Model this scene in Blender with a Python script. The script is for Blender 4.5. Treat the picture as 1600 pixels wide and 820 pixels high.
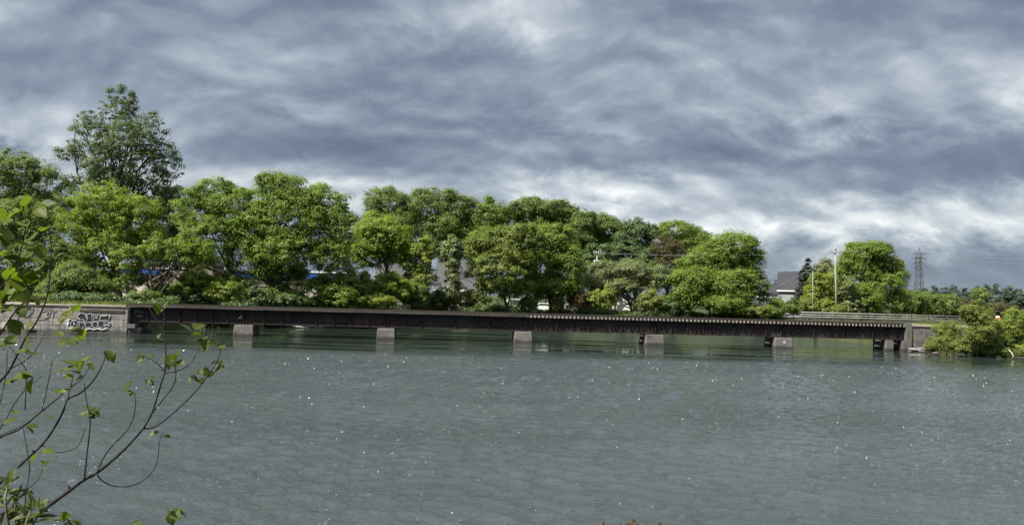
import bpy, math, random
import numpy as np
from mathutils import Vector, Matrix

S = bpy.context.scene
for o in list(bpy.data.objects):
    bpy.data.objects.remove(o, do_unlink=True)
COL = S.collection
R = math.radians

# ------------------------------------------------------------------ camera
F = 1250.0                       # focal length in photo pixels (photo 1600 x 820)
EYE = Vector((0.0, 0.0, 4.2))
PITCH = math.atan(62 / F)
ROLL = 0.027
CAMR = Matrix.Rotation(math.pi / 2 + PITCH, 3, 'X') @ Matrix.Rotation(ROLL, 3, 'Z')
cd = bpy.data.cameras.new('camera')
cam = bpy.data.objects.new('camera', cd)
COL.objects.link(cam)
cam.matrix_world = Matrix.Translation(EYE) @ CAMR.to_4x4()
cd.sensor_width = 36.0
cd.lens = 36.0 * F / 1600.0
cd.clip_start = 0.05
cd.clip_end = 6000
S.camera = cam
S.render.resolution_x, S.render.resolution_y = 1024, 524


def P(px, py, Y):
    """world point seen at photo pixel (px, py) at ground distance Y"""
    d = CAMR @ Vector(((px - 800) / F, -(py - 410) / F, -1.0))
    return EYE + d * (Y / d.y)


def HOR(px):
    return 472 + ROLL * (px - 800)


# ------------------------------------------------------------------ sun, sky, exposure
SUN = Vector((-0.52, -0.34, 0.78)).normalized()
sl = bpy.data.lights.new('sun', 'SUN')
sl.energy = 5.0
sl.angle = R(0.5)
sl.color = (1.0, 0.95, 0.86)
so = bpy.data.objects.new('sun', sl)
COL.objects.link(so)
so.rotation_euler = (-SUN).to_track_quat('-Z', 'Y').to_euler()
so.location = (0, 0, 60)

S.view_settings.view_transform = 'Standard'
S.view_settings.look = 'None'
S.view_settings.gamma = 1
S.view_settings.use_curve_mapping = False
S.view_settings.exposure = 1.1
S.cycles.max_bounces = 6
S.cycles.diffuse_bounces = 3
S.cycles.transmission_bounces = 4
S.cycles.caustics_reflective = False
S.cycles.caustics_refractive = False


class NT:
    """small helper for node trees"""
    def __init__(self, tree):
        self.t = tree
        self.t.nodes.clear()

    def n(self, kind, **kw):
        nd = self.t.nodes.new(kind)
        for k, v in kw.items():
            setattr(nd, k, v)
        return nd

    def link(self, a, b):
        self.t.links.new(a, b)

    def val(self, sock, v):
        if hasattr(v, 'is_output'):
            self.link(v, sock)
        else:
            sock.default_value = v

    def math(self, op, a, b=0.0, c=None, clamp=False):
        nd = self.n('ShaderNodeMath', operation=op, use_clamp=clamp)
        self.val(nd.inputs[0], a)
        self.val(nd.inputs[1], b)
        if c is not None:
            self.val(nd.inputs[2], c)
        return nd.outputs[0]

    def vmath(self, op, a, b=None, scale=None):
        nd = self.n('ShaderNodeVectorMath', operation=op)
        self.val(nd.inputs[0], a)
        if b is not None:
            self.val(nd.inputs[1], b)
        if scale is not None:
            self.val(nd.inputs[3], scale)
        return nd.outputs[0]

    def noise(self, vec, scale, detail=4.0, rough=0.55, dist=0.0, out='Fac'):
        nd = self.n('ShaderNodeTexNoise')
        if vec is not None:
            self.link(vec, nd.inputs['Vector'])
        nd.inputs['Scale'].default_value = scale
        nd.inputs['Detail'].default_value = detail
        nd.inputs['Roughness'].default_value = rough
        nd.inputs['Distortion'].default_value = dist
        return nd.outputs[out]

    def ramp(self, fac, stops, interp='LINEAR'):
        nd = self.n('ShaderNodeValToRGB')
        self.link(fac, nd.inputs[0])
        cr = nd.color_ramp
        cr.interpolation = interp
        while len(cr.elements) < len(stops):
            cr.elements.new(0.5)
        for e, (p, c) in zip(cr.elements, stops):
            e.position = p
            e.color = (c[0], c[1], c[2], 1)
        return nd.outputs[0]

    def mix(self, fac, a, b, mode='MIX'):
        nd = self.n('ShaderNodeMix', data_type='RGBA', blend_type=mode)
        self.val(nd.inputs[0], fac)
        for s, v in ((nd.inputs[6], a), (nd.inputs[7], b)):
            if hasattr(v, 'is_output'):
                self.link(v, s)
            else:
                s.default_value = (v[0], v[1], v[2], 1)
        return nd.outputs[2]

    def mapping(self, vec, scale=(1, 1, 1), rot=(0, 0, 0), loc=(0, 0, 0)):
        nd = self.n('ShaderNodeMapping')
        self.link(vec, nd.inputs[0])
        nd.inputs['Scale'].default_value = scale
        nd.inputs['Rotation'].default_value = rot
        nd.inputs['Location'].default_value = loc
        return nd.outputs[0]


def make_world():
    w = bpy.data.worlds.new('World')
    S.world = w
    w.use_nodes = True
    t = NT(w.node_tree)
    out = t.n('ShaderNodeOutputWorld')
    bg = t.n('ShaderNodeBackground')
    t.link(bg.outputs[0], out.inputs[0])
    bg.inputs[1].default_value = 0.074
    tc = t.n('ShaderNodeTexCoord')
    d = tc.outputs['Generated']
    sky = t.n('ShaderNodeTexSky', sky_type='NISHITA')
    sky.sun_disc = False
    sky.sun_elevation = math.asin(SUN.z)
    sky.sun_rotation = math.atan2(SUN.x, SUN.y)
    sep = t.n('ShaderNodeSeparateXYZ')
    t.link(d, sep.inputs[0])
    x, y, z = sep.outputs
    az = t.math('ARCTAN2', x, y)
    el = t.math('ARCSINE', z)
    zc = t.math('ADD', t.math('MAXIMUM', z, 0.0), 0.60)
    com = t.n('ShaderNodeCombineXYZ')
    t.link(t.math('DIVIDE', x, zc), com.inputs[0])
    t.link(t.math('DIVIDE', y, zc), com.inputs[1])
    uv = com.outputs[0]
    # stratocumulus deck: soft broad rolls, warped a little, with billowy detail whose tops catch the light
    warp = t.noise(uv, 2.2, 3, 0.5, out='Color')
    wv = t.vmath('SCALE', t.vmath('SUBTRACT', warp, (0.5, 0.5, 0.5)), scale=0.20)
    uvw = t.vmath('ADD', uv, wv)

    def field(loc, scale, detail, rough):
        return t.noise(t.mapping(uvw, (1.0, 1.4, 1), (0, 0, R(-15)), loc), scale, detail, rough)

    def billow(loc, scale):
        n = field(loc, scale, 5, 0.5)
        return t.math('ABSOLUTE', t.math('MULTIPLY', t.math('SUBTRACT', n, 0.5), 2.0))
    big = field((3.1, 1.7, 0), 1.9, 2, 0.5)
    mid = field((7.7, 4.2, 0), 3.6, 7, 0.5)
    mid2 = field((7.705, 4.235, 0), 3.6, 7, 0.5)
    fine = field((1.3, 9.0, 0), 9.0, 11, 0.67)
    puff = billow((5.2, 2.2, 0), 6.5)
    rim = t.math('SUBTRACT', mid, mid2)
    B = t.math('MULTIPLY', t.math('SUBTRACT', big, 0.5), 0.75)
    B = t.math('ADD', B, t.math('MULTIPLY', t.math('SUBTRACT', mid, 0.5), 0.70))
    B = t.math('ADD', B, t.math('MULTIPLY', t.math('SUBTRACT', puff, 0.2), -0.24))
    B = t.math('ADD', B, t.math('MULTIPLY', t.math('SUBTRACT', fine, 0.5), 0.48))
    B = t.math('ADD', B, t.math('MULTIPLY', rim, 2.6))
    B = t.math('ADD', B, 0.21)
    over = t.math('MULTIPLY', t.math('SUBTRACT', z, 0.37), 2.0, clamp=True)
    B = t.math('ADD', B, t.math('MULTIPLY', t.math('MINIMUM', over, 0.6), 1.0))
    # broad bright and dark regions of the cloud deck (azimuth / elevation on the dome)
    waz = t.math('ADD', az, t.math('MULTIPLY', t.math('SUBTRACT', mid, 0.5), 0.25))
    wel = t.math('ADD', el, t.math('MULTIPLY', t.math('SUBTRACT', fine, 0.5), 0.09))
    blobs = [(40, 190, 150, 46, .40), (130, 250, 70, 36, .10), (0, 234, 150, 16, -.34), (770, 26, 190, 42, .44), (480, 6, 210, 26, -.26),
             (1090, 85, 130, 32, .30), (1360, 165, 100, 34, .24), (330, 112, 100, 36, .18), (640, 120, 120, 26, .10),
             (980, 296, 240, 30, .52), (1480, 336, 290, 34, .50), (1300, 372, 170, 26, .30), (550, 304, 110, 34, .50), (300, 282, 90, 22, .28),
             (1430, 258, 420, 46, -.36), (1000, 232, 280, 30, -.22), (520, 215, 340, 56, -.14), (1250, 50, 320, 36, -.10),
             (1600, 150, 60, 66, .30), (1200, 10, 360, 26, -.12), (150, 36, 220, 40, -.10), (1450, 420, 340, 30, -.12), (1210, 330, 60, 16, -.12)]
    for px, py, sx, sy, amp in blobs:
        a0 = math.atan((px - 800) / F)
        e0 = (HOR(px) - py) / F * math.cos(a0)
        qa = t.math('POWER', t.math('ABSOLUTE', t.math('DIVIDE', t.math('SUBTRACT', waz, a0), sx / F)), 2.6)
        qe = t.math('POWER', t.math('ABSOLUTE', t.math('DIVIDE', t.math('SUBTRACT', wel, e0), sy / F)), 2.6)
        g = t.math('EXPONENT', t.math('MULTIPLY', t.math('ADD', qa, qe), -1.0))
        B = t.math('ADD', B, t.math('MULTIPLY', g, amp))
    col = t.ramp(t.math('MULTIPLY', t.math('ADD', B, 0.35), 1 / 1.35, clamp=True),
                 [(0.0, (0.88, 1.12, 1.60)), (0.26, (1.28, 1.60, 2.10)), (0.42, (1.78, 2.15, 2.66)), (0.56, (2.42, 2.80, 3.25)),
                  (0.72, (3.5, 3.85, 4.2)), (0.86, (4.9, 5.2, 5.35)), (1.0, (6.8, 6.9, 6.8))])
    thin = t.mix(0.05, col, sky.outputs[0])
    t.link(thin, bg.inputs[0])


make_world()


# ------------------------------------------------------------------ materials
def material(name):
    m = bpy.data.materials.new(name)
    m.use_nodes = True
    t = NT(m.node_tree)
    out = t.n('ShaderNodeOutputMaterial')
    b = t.n('ShaderNodeBsdfPrincipled')
    t.link(b.outputs[0], out.inputs[0])
    return m, t, b, out


def plain(name, c, rough=0.7, metal=0.0, var=0.25, scale=3.0, bump=0.0, spec=0.3):
    m, t, b, out = material(name)
    geo = t.n('ShaderNodeNewGeometry').outputs['Position']
    n1 = t.noise(geo, scale, 6, 0.65)
    n2 = t.noise(geo, scale * 0.17, 3, 0.5)
    f = t.math('ADD', t.math('MULTIPLY', n1, 0.6), t.math('MULTIPLY', n2, 0.4))
    lo = tuple(v * (1 - var) for v in c)
    hi = tuple(min(1, v * (1 + var)) for v in c)
    t.link(t.ramp(f, [(0.3, lo), (0.7, hi)]), b.inputs['Base Color'])
    b.inputs['Roughness'].default_value = rough
    b.inputs['Metallic'].default_value = metal
    b.inputs['Specular IOR Level'].default_value = spec
    if bump:
        bp = t.n('ShaderNodeBump')
        bp.inputs['Strength'].default_value = bump
        bp.inputs['Distance'].default_value = 0.05
        t.link(n1, bp.inputs['Height'])
        t.link(bp.outputs[0], b.inputs['Normal'])
    return m


def masonry(name, base, dark, streak, block=None):
    """old concrete / stone: blotches, vertical run-off streaks, pitting, optional block courses"""
    m, t, b, out = material(name)
    tc = t.n('ShaderNodeNewGeometry').outputs['Position']
    blot = t.noise(tc, 0.9, 8, 0.7)
    pit = t.noise(tc, 7.0, 8, 0.7)
    st = t.noise(t.mapping(tc, (3.5, 3.5, 0.25)), 1.0, 5, 0.6)
    c = t.ramp(blot, [(0.32, dark), (0.5, base), (0.72, tuple(min(1, v * 1.35) for v in base))])
    c = t.mix(t.ramp(st, [(0.48, (0, 0, 0)), (0.66, (1, 1, 1))]), c, streak)
    c = t.mix(t.ramp(pit, [(0.36, (0.75, 0.75, 0.75)), (0.5, (0, 0, 0))]), c, dark)
    h = pit
    if block:
        sepn = t.n('ShaderNodeSeparateXYZ')
        t.link(tc, sepn.inputs[0])
        cm = t.n('ShaderNodeCombineXYZ')
        t.link(sepn.outputs[0], cm.inputs[0])
        t.link(sepn.outputs[2], cm.inputs[1])
        br = t.n('ShaderNodeTexBrick')
        t.link(t.vmath('ADD', cm.outputs[0], t.vmath('SCALE', t.noise(tc, 1.5, 3, out='Color'), scale=0.12)), br.inputs['Vector'])
        br.inputs['Scale'].default_value = 1.0
        br.inputs['Brick Width'].default_value = block[0]
        br.inputs['Row Height'].default_value = block[1]
        br.inputs['Mortar Size'].default_value = 0.035
        br.inputs['Mortar Smooth'].default_value = 0.4
        br.inputs['Color1'].default_value = (0.75, 0.75, 0.75, 1)
        br.inputs['Color2'].default_value = (1.1, 1.05, 1.0, 1)
        br.inputs['Mortar'].default_value = (0.35, 0.33, 0.3, 1)
        c = t.mix(1.0, c, br.outputs['Color'], 'MULTIPLY')
    # water stain near the river surface
    sp = t.n('ShaderNodeSeparateXYZ')
    t.link(tc, sp.inputs[0])
    wl = t.math('ADD', sp.outputs[2], t.math('MULTIPLY', blot, 0.5))
    c = t.mix(t.ramp(wl, [(0.38, (0.8, 0.8, 0.8)), (0.62, (0, 0, 0))]), c, tuple(v * 0.45 for v in dark))
    t.link(c, b.inputs['Base Color'])
    b.inputs['Roughness'].default_value = 0.9
    b.inputs['Specular IOR Level'].default_value = 0.2
    bp = t.n('ShaderNodeBump')
    bp.inputs['Strength'].default_value = 0.5
    bp.inputs['Distance'].default_value = 0.06
    t.link(h, bp.inputs['Height'])
    t.link(bp.outputs[0], b.inputs['Normal'])
    return m


def leaf_mat(name, c, warm=None, var=0.28, trans=0.5, rough=0.5):
    m = bpy.data.materials.new(name)
    m.use_nodes = True
    t = NT(m.node_tree)
    out = t.n('ShaderNodeOutputMaterial')
    b = t.n('ShaderNodeBsdfPrincipled')
    tr = t.n('ShaderNodeBsdfTranslucent')
    mx = t.n('ShaderNodeMixShader')
    g = t.n('ShaderNodeNewGeometry')
    warm = warm or (c[0] * 1.28, c[1] * 1.15, c[2] * 0.95)
    n = t.noise(g.outputs['Position'], 0.45, 3, 0.6)
    f = t.math('ADD', t.math('MULTIPLY', n, 0.9), t.math('MULTIPLY', g.outputs['Random Per Island'], 0.35))
    lo = tuple(v * (1 - var) for v in c)
    hi = tuple(v * (1 + var) for v in warm)
    cc = t.ramp(f, [(0.3, lo), (0.58, c), (0.85, hi)])
    t.link(cc, b.inputs['Base Color'])
    b.inputs['Roughness'].default_value = rough
    b.inputs['Specular IOR Level'].default_value = 0.35
    tc = t.mix(1.0, cc, (1.08, 1.22, 0.62), 'MULTIPLY')
    t.link(tc, tr.inputs[0])
    mx.inputs[0].default_value = trans
    t.link(b.outputs[0], mx.inputs[1])
    t.link(tr.outputs[0], mx.inputs[2])
    t.link(mx.outputs[0], out.inputs[0])
    return m


M = {}
M['concrete'] = masonry('pier_concrete', (0.135, 0.129, 0.12), (0.06, 0.056, 0.052), (0.15, 0.14, 0.128))
M['wallstone'] = masonry('abutment_stone', (0.31, 0.30, 0.288), (0.13, 0.125, 0.12), (0.17, 0.15, 0.14), (2.3, 0.72))
M['darkstone'] = masonry('stained_stone', (0.16, 0.15, 0.14), (0.05, 0.047, 0.045), (0.30, 0.29, 0.27))
M['cap'] = plain('capstone', (0.36, 0.33, 0.28), 0.9, var=0.35, scale=2)
M['tie'] = plain('weathered_timber', (0.30, 0.27, 0.235), 0.9, var=0.5, scale=6)
M['darktimber'] = plain('creosoted_timber', (0.035, 0.030, 0.028), 0.85, var=0.5, scale=4)
M['fascia'] = plain('old_plank', (0.06, 0.052, 0.045), 0.9, var=0.5, scale=2.5)
M['rail'] = plain('rail_steel', (0.12, 0.09, 0.07), 0.45, 0.7, 0.3, 5)
M['pole'] = plain('pole_wood', (0.24, 0.23, 0.215), 0.9, var=0.3, scale=4)
M['greymetal'] = plain('galvanised_metal', (0.27, 0.285, 0.30), 0.5, 0.4, 0.15, 3)
M['lattice'] = plain('lattice_steel', (0.09, 0.095, 0.10), 0.6, 0.3, 0.2, 1)
M['wire'] = plain('bare_wire', (0.42, 0.42, 0.42), 0.5, 0.0, 0.1, 1)
M['white'] = plain('white_paint', (0.74, 0.74, 0.72), 0.55, var=0.10, scale=2)
M['railwhite'] = plain('pale_rail', (0.34, 0.335, 0.31), 0.6, var=0.2, scale=2)
M['cream'] = plain('cream_wall', (0.60, 0.53, 0.47), 0.8, var=0.12, scale=1.2)
M['tan'] = plain('tan_block', (0.20, 0.175, 0.14), 0.9, var=0.25, scale=1.0)
M['blue'] = plain('blue_fascia', (0.02, 0.085, 0.32), 0.5, var=0.15, scale=1)
M['grey_siding'] = plain('grey_siding', (0.27, 0.28, 0.30), 0.75, var=0.06, scale=1)
M['darkroof'] = plain('dark_shingle', (0.036, 0.039, 0.046), 0.95, var=0.3, scale=5, bump=0.3)
M['greyroof'] = plain('grey_shingle', (0.066, 0.068, 0.072), 0.95, var=0.25, scale=4, bump=0.3)
M['glass'] = plain('window_glass', (0.03, 0.035, 0.045), 0.08, var=0.2, scale=1, spec=0.6)
M['tyre'] = plain('rubber', (0.02, 0.02, 0.02), 0.8)
M['yellow'] = plain('yellow_plastic', (0.75, 0.72, 0.04), 0.45, var=0.1)
M['orange'] = plain('orange_plastic', (0.78, 0.12, 0.02), 0.45, var=0.1)
M['rock'] = plain('river_rock', (0.17, 0.16, 0.148), 0.9, var=0.4, scale=3, bump=0.6)
M['bark'] = plain('bark', (0.075, 0.062, 0.050), 0.95, var=0.45, scale=5, bump=0.5)
M['palebark'] = plain('pale_bark', (0.22, 0.20, 0.18), 0.95, var=0.4, scale=5, bump=0.4)
M['twig'] = plain('twig_bark', (0.011, 0.008, 0.008), 0.75, var=0.5, scale=40, spec=0.2)
M['greytwig'] = plain('grey_twig', (0.13, 0.11, 0.09), 0.8, var=0.4, scale=40)
M['spraywhite'] = plain('white_spray_paint', (0.42, 0.42, 0.45), 0.8, var=0.5, scale=4)
M['sprayblack'] = plain('black_spray_paint', (0.02, 0.018, 0.022), 0.7, var=0.3, scale=4)
M['spraypale'] = plain('faded_spray_paint', (0.13, 0.12, 0.12), 0.8, var=0.3, scale=3)
M['asphalt'] = plain('asphalt', (0.06, 0.06, 0.062), 0.9, var=0.2, scale=3)

LEAF = {
    'maple':   leaf_mat('leaf_maple', (0.139, 0.203, 0.037)),
    'bright':  leaf_mat('leaf_bright', (0.172, 0.233, 0.036)),
    'lime':    leaf_mat('leaf_lime', (0.205, 0.260, 0.053)),
    'mid':     leaf_mat('leaf_mid', (0.129, 0.179, 0.050)),
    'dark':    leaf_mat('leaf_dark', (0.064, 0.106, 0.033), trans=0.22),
    'olive':   leaf_mat('leaf_olive', (0.151, 0.195, 0.048)),
    'grey':    leaf_mat('leaf_greygreen', (0.140, 0.175, 0.072), trans=0.25),
    'poplar':  leaf_mat('leaf_poplar', (0.078, 0.116, 0.042), trans=0.3, rough=0.62),
    'brown':   leaf_mat('leaf_brown', (0.085, 0.082, 0.036), (0.12, 0.095, 0.045)),
    'rust':    leaf_mat('leaf_rust', (0.10, 0.075, 0.028), (0.14, 0.07, 0.03)),
    'spruce':  leaf_mat('needle_spruce', (0.020, 0.032, 0.022), trans=0.08),
    'pine':    leaf_mat('needle_pine', (0.055, 0.085, 0.042), trans=0.12),
    'farpine': leaf_mat('needle_farpine', (0.045, 0.072, 0.048), trans=0.1),  # bluish needle colour stands in for haze over the distance
    'bush':    leaf_mat('leaf_bush', (0.172, 0.210, 0.056)),
    'fore':    leaf_mat('leaf_foreground', (0.074, 0.105, 0.014), var=0.3, trans=0.55, rough=0.55),
    'shoot':   leaf_mat('leaf_shoot', (0.060, 0.082, 0.016), var=.3, rough=.55),
    'grass':   leaf_mat('grass_blade', (0.12, 0.16, 0.035)),
}


def steel_mat():
    m, t, b, out = material('girder_steel')
    g = t.n('ShaderNodeNewGeometry').outputs['Position']
    n1 = t.noise(g, 0.55, 7, 0.7)
    n2 = t.noise(t.mapping(g, (2.2, 2.2, 0.3)), 1.0, 6, 0.65)
    c = t.ramp(n1, [(0.35, (0.009, 0.008, 0.010)), (0.52, (0.023, 0.018, 0.020)), (0.7, (0.044, 0.038, 0.043))])
    c = t.mix(t.ramp(n2, [(0.5, (0, 0, 0)), (0.68, (0.8, 0.8, 0.8))]), c, (0.046, 0.022, 0.014))
    t.link(c, b.inputs['Base Color'])
    b.inputs['Roughness'].default_value = 0.7
    b.inputs['Specular IOR Level'].default_value = 0.25
    return m


M['steel'] = steel_mat()


# ------------------------------------------------------------------ mesh helpers
def wloc(o):
    v = Vector((0, 0, 0))
    while o is not None:
        v = v + o.location
        o = o.parent
    return v


def tag(o, label=None, cat=None, group=None, kind=None):
    if label:
        o['label'] = label
    if cat:
        o['category'] = cat
    if group:
        o['group'] = group
    if kind:
        o['kind'] = kind
    return o


def thing(name, loc, label, cat, group=None):
    o = bpy.data.objects.new(name, None)
    COL.objects.link(o)
    o.location = loc
    o.empty_display_size = 0.3
    return tag(o, label, cat, group)


def link_mesh(name, me, mats, parent=None):
    o = bpy.data.objects.new(name, me)
    COL.objects.link(o)
    for m in (mats if isinstance(mats, (list, tuple)) else [mats]):
        me.materials.append(m)
    if parent is not None:
        o.parent = parent
    return o


class MB:
    def __init__(self):
        self.v, self.f, self.mi, self.sm = [], [], [], []

    def face(self, idx, mi=0, sm=False):
        self.f.append(tuple(idx))
        self.mi.append(mi)
        self.sm.append(sm)

    def poly(self, pts, mi=0):
        n = len(self.v)
        self.v += [tuple(p) for p in pts]
        self.face(range(n, n + len(pts)), mi)

    def hexa(self, b, t, mi=0):
        """box from four bottom and four top corners (same winding, counter-clockwise from above)"""
        n = len(self.v)
        self.v += [tuple(p) for p in b] + [tuple(p) for p in t]
        k = len(b)
        self.face([n + i for i in reversed(range(k))], mi)
        self.face([n + k + i for i in range(k)], mi)
        for i in range(k):
            j = (i + 1) % k
            self.face((n + i, n + j, n + k + j, n + k + i), mi)

    def box(self, x0, x1, y0, y1, z0, z1, mi=0):
        self.hexa([(x0, y0, z0), (x1, y0, z0), (x1, y1, z0), (x0, y1, z0)],
                  [(x0, y0, z1), (x1, y0, z1), (x1, y1, z1), (x0, y1, z1)], mi)

    def obox(self, o, u, n, a0, a1, b0, b1, z0, z1, mi=0):
        """box in a local frame: along u, along n (both horizontal), vertical"""
        def q(a, b, z):
            return (o[0] + u[0] * a + n[0] * b, o[1] + u[1] * a + n[1] * b, z)
        self.hexa([q(a0, b0, z0), q(a1, b0, z0), q(a1, b1, z0), q(a0, b1, z0)],
                  [q(a0, b0, z1), q(a1, b0, z1), q(a1, b1, z1), q(a0, b1, z1)], mi)

    def tube(self, pts, radii, sides=7, mi=0, cap=True):
        pts = [Vector(p) for p in pts]
        n0 = len(self.v)
        ref = Vector((0.31, 0.87, 0.38)).normalized()
        for i, p in enumerate(pts):
            d = (pts[min(i + 1, len(pts) - 1)] - pts[max(i - 1, 0)])
            d = d.normalized() if d.length > 1e-9 else Vector((0, 0, 1))
            a = d.cross(ref)
            a = a.normalized() if a.length > 1e-3 else d.cross(Vector((1, 0, 0))).normalized()
            b = d.cross(a)
            r = radii[i] if hasattr(radii, '__len__') else radii
            for k in range(sides):
                th = 2 * math.pi * k / sides
                q = p + a * (r * math.cos(th)) + b * (r * math.sin(th))
                self.v.append((q.x, q.y, q.z))
        for i in range(len(pts) - 1):
            for k in range(sides):
                j = (k + 1) % sides
                self.face((n0 + i * sides + k, n0 + i * sides + j, n0 + (i + 1) * sides + j, n0 + (i + 1) * sides + k), mi, True)
        if cap:
            self.face([n0 + k for k in reversed(range(sides))], mi)
            e = n0 + (len(pts) - 1) * sides
            self.face([e + k for k in range(sides)], mi)

    def build(self, name, mats, parent=None):
        off = wloc(parent)
        me = bpy.data.meshes.new(name)
        me.from_pydata([(a - off.x, b - off.y, c - off.z) for a, b, c in self.v], [], self.f)
        me.polygons.foreach_set('material_index', self.mi)
        me.polygons.foreach_set('use_smooth', self.sm)
        me.update()
        return link_mesh(name, me, mats, parent)


def np_mesh(name, verts, quads, mats, parent=None, smooth=False):
    off = wloc(parent)
    verts = np.asarray(verts, np.float32) - np.array(off, np.float32)
    quads = np.asarray(quads, np.int32)
    me = bpy.data.meshes.new(name)
    me.vertices.add(len(verts))
    me.vertices.foreach_set('co', verts.ravel())
    k = quads.shape[1]
    me.loops.add(quads.size)
    me.loops.foreach_set('vertex_index', quads.ravel())
    me.polygons.add(len(quads))
    me.polygons.foreach_set('loop_start', np.arange(0, quads.size, k, dtype=np.int32))
    me.polygons.foreach_set('loop_total', np.full(len(quads), k, np.int32))
    if smooth:
        me.polygons.foreach_set('use_smooth', np.ones(len(quads), bool))
    me.update(calc_edges=True)
    return link_mesh(name, me, mats, parent)


def unit(a):
    return a / np.maximum(np.linalg.norm(a, axis=1, keepdims=True), 1e-9)


def leaf_cards(pos, nrm, size, rng, aspect=0.62):
    """diamond leaf sprays, folded along the mid rib: 4 vertices / 1 quad each"""
    n = len(pos)
    t = unit(np.cross(nrm, rng.normal(size=(n, 3))))
    b = np.cross(nrm, t)
    L = (size * rng.uniform(0.6, 1.35, n))[:, None]
    W = L * aspect
    fold = nrm * L * rng.uniform(-0.28, 0.28, (n, 1))
    v = np.stack([pos - t * L * .5, pos + b * W * .5 + fold, pos + t * L * .5, pos - b * W * .5 + fold], 1).reshape(-1, 3)
    q = np.arange(n * 4).reshape(n, 4)
    return v, q


def crown_points(lobes, n_leaf, clump_r, rng, per=42, hollow=0.45, flat=0.75):
    """leaf positions and normals: clumps of leaves spread through ellipsoid lobes (x,y,z,rx,ry,rz)"""
    lobes = np.asarray(lobes, float)
    wgt = lobes[:, 3] * lobes[:, 4] + lobes[:, 4] * lobes[:, 5]
    nc = max(6, int(n_leaf / per))
    li = rng.choice(len(lobes), nc, p=wgt / wgt.sum())
    d = unit(rng.normal(size=(nc, 3)))
    d[:, 2] = np.where((d[:, 2] < -0.2) & (rng.uniform(size=nc) < .3), -d[:, 2], d[:, 2])
    r = rng.uniform(hollow, 1.0, nc) ** 0.6
    bump = 1 + 0.12 * np.sin(d[:, 0] * 5 + li) * np.cos(d[:, 2] * 6 + li * 2.0)
    c = lobes[li, :3] + d * lobes[li, 3:] * (r * bump)[:, None]
    cr = clump_r * rng.uniform(0.4, 1.3, nc)
    ci = np.repeat(np.arange(nc), per)
    m = len(ci)
    e = unit(rng.normal(size=(m, 3)))
    e[:, 2] = np.where((e[:, 2] < 0) & (rng.uniform(size=m) < 0.55), -e[:, 2], e[:, 2])
    rr = rng.uniform(0, 1, m) ** 0.42
    off = e * (cr[ci] * rr)[:, None]
    off[:, 2] *= flat
    pos = c[ci] + off
    nrm = unit(e * 0.8 + d[ci] * 0.5 + np.array([0, 0, 0.45]) + rng.normal(size=(m, 3)) * 0.42)
    return pos, nrm, c


LANDZ = 2.6
LEAFK = 0.62
DENSE = 4.4          # leaf count factor for every broadleaf crown


def limb_path(a, b, rng, sag=0.12, n=5):
    a, b = np.asarray(a, float), np.asarray(b, float)
    L = np.linalg.norm(b - a)
    pts = []
    k = rng.normal(size=3) * L * 0.05
    for i in range(n + 1):
        s = i / n
        p = a + (b - a) * s
        p[2] += L * sag * math.sin(math.pi * s) * (0.5 if b[2] > a[2] else 1)
        p = p + k * math.sin(math.pi * s) + rng.normal(size=3) * L * 0.012 * (0 < i < n)
        pts.append(Vector(p))
    return pts


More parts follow.
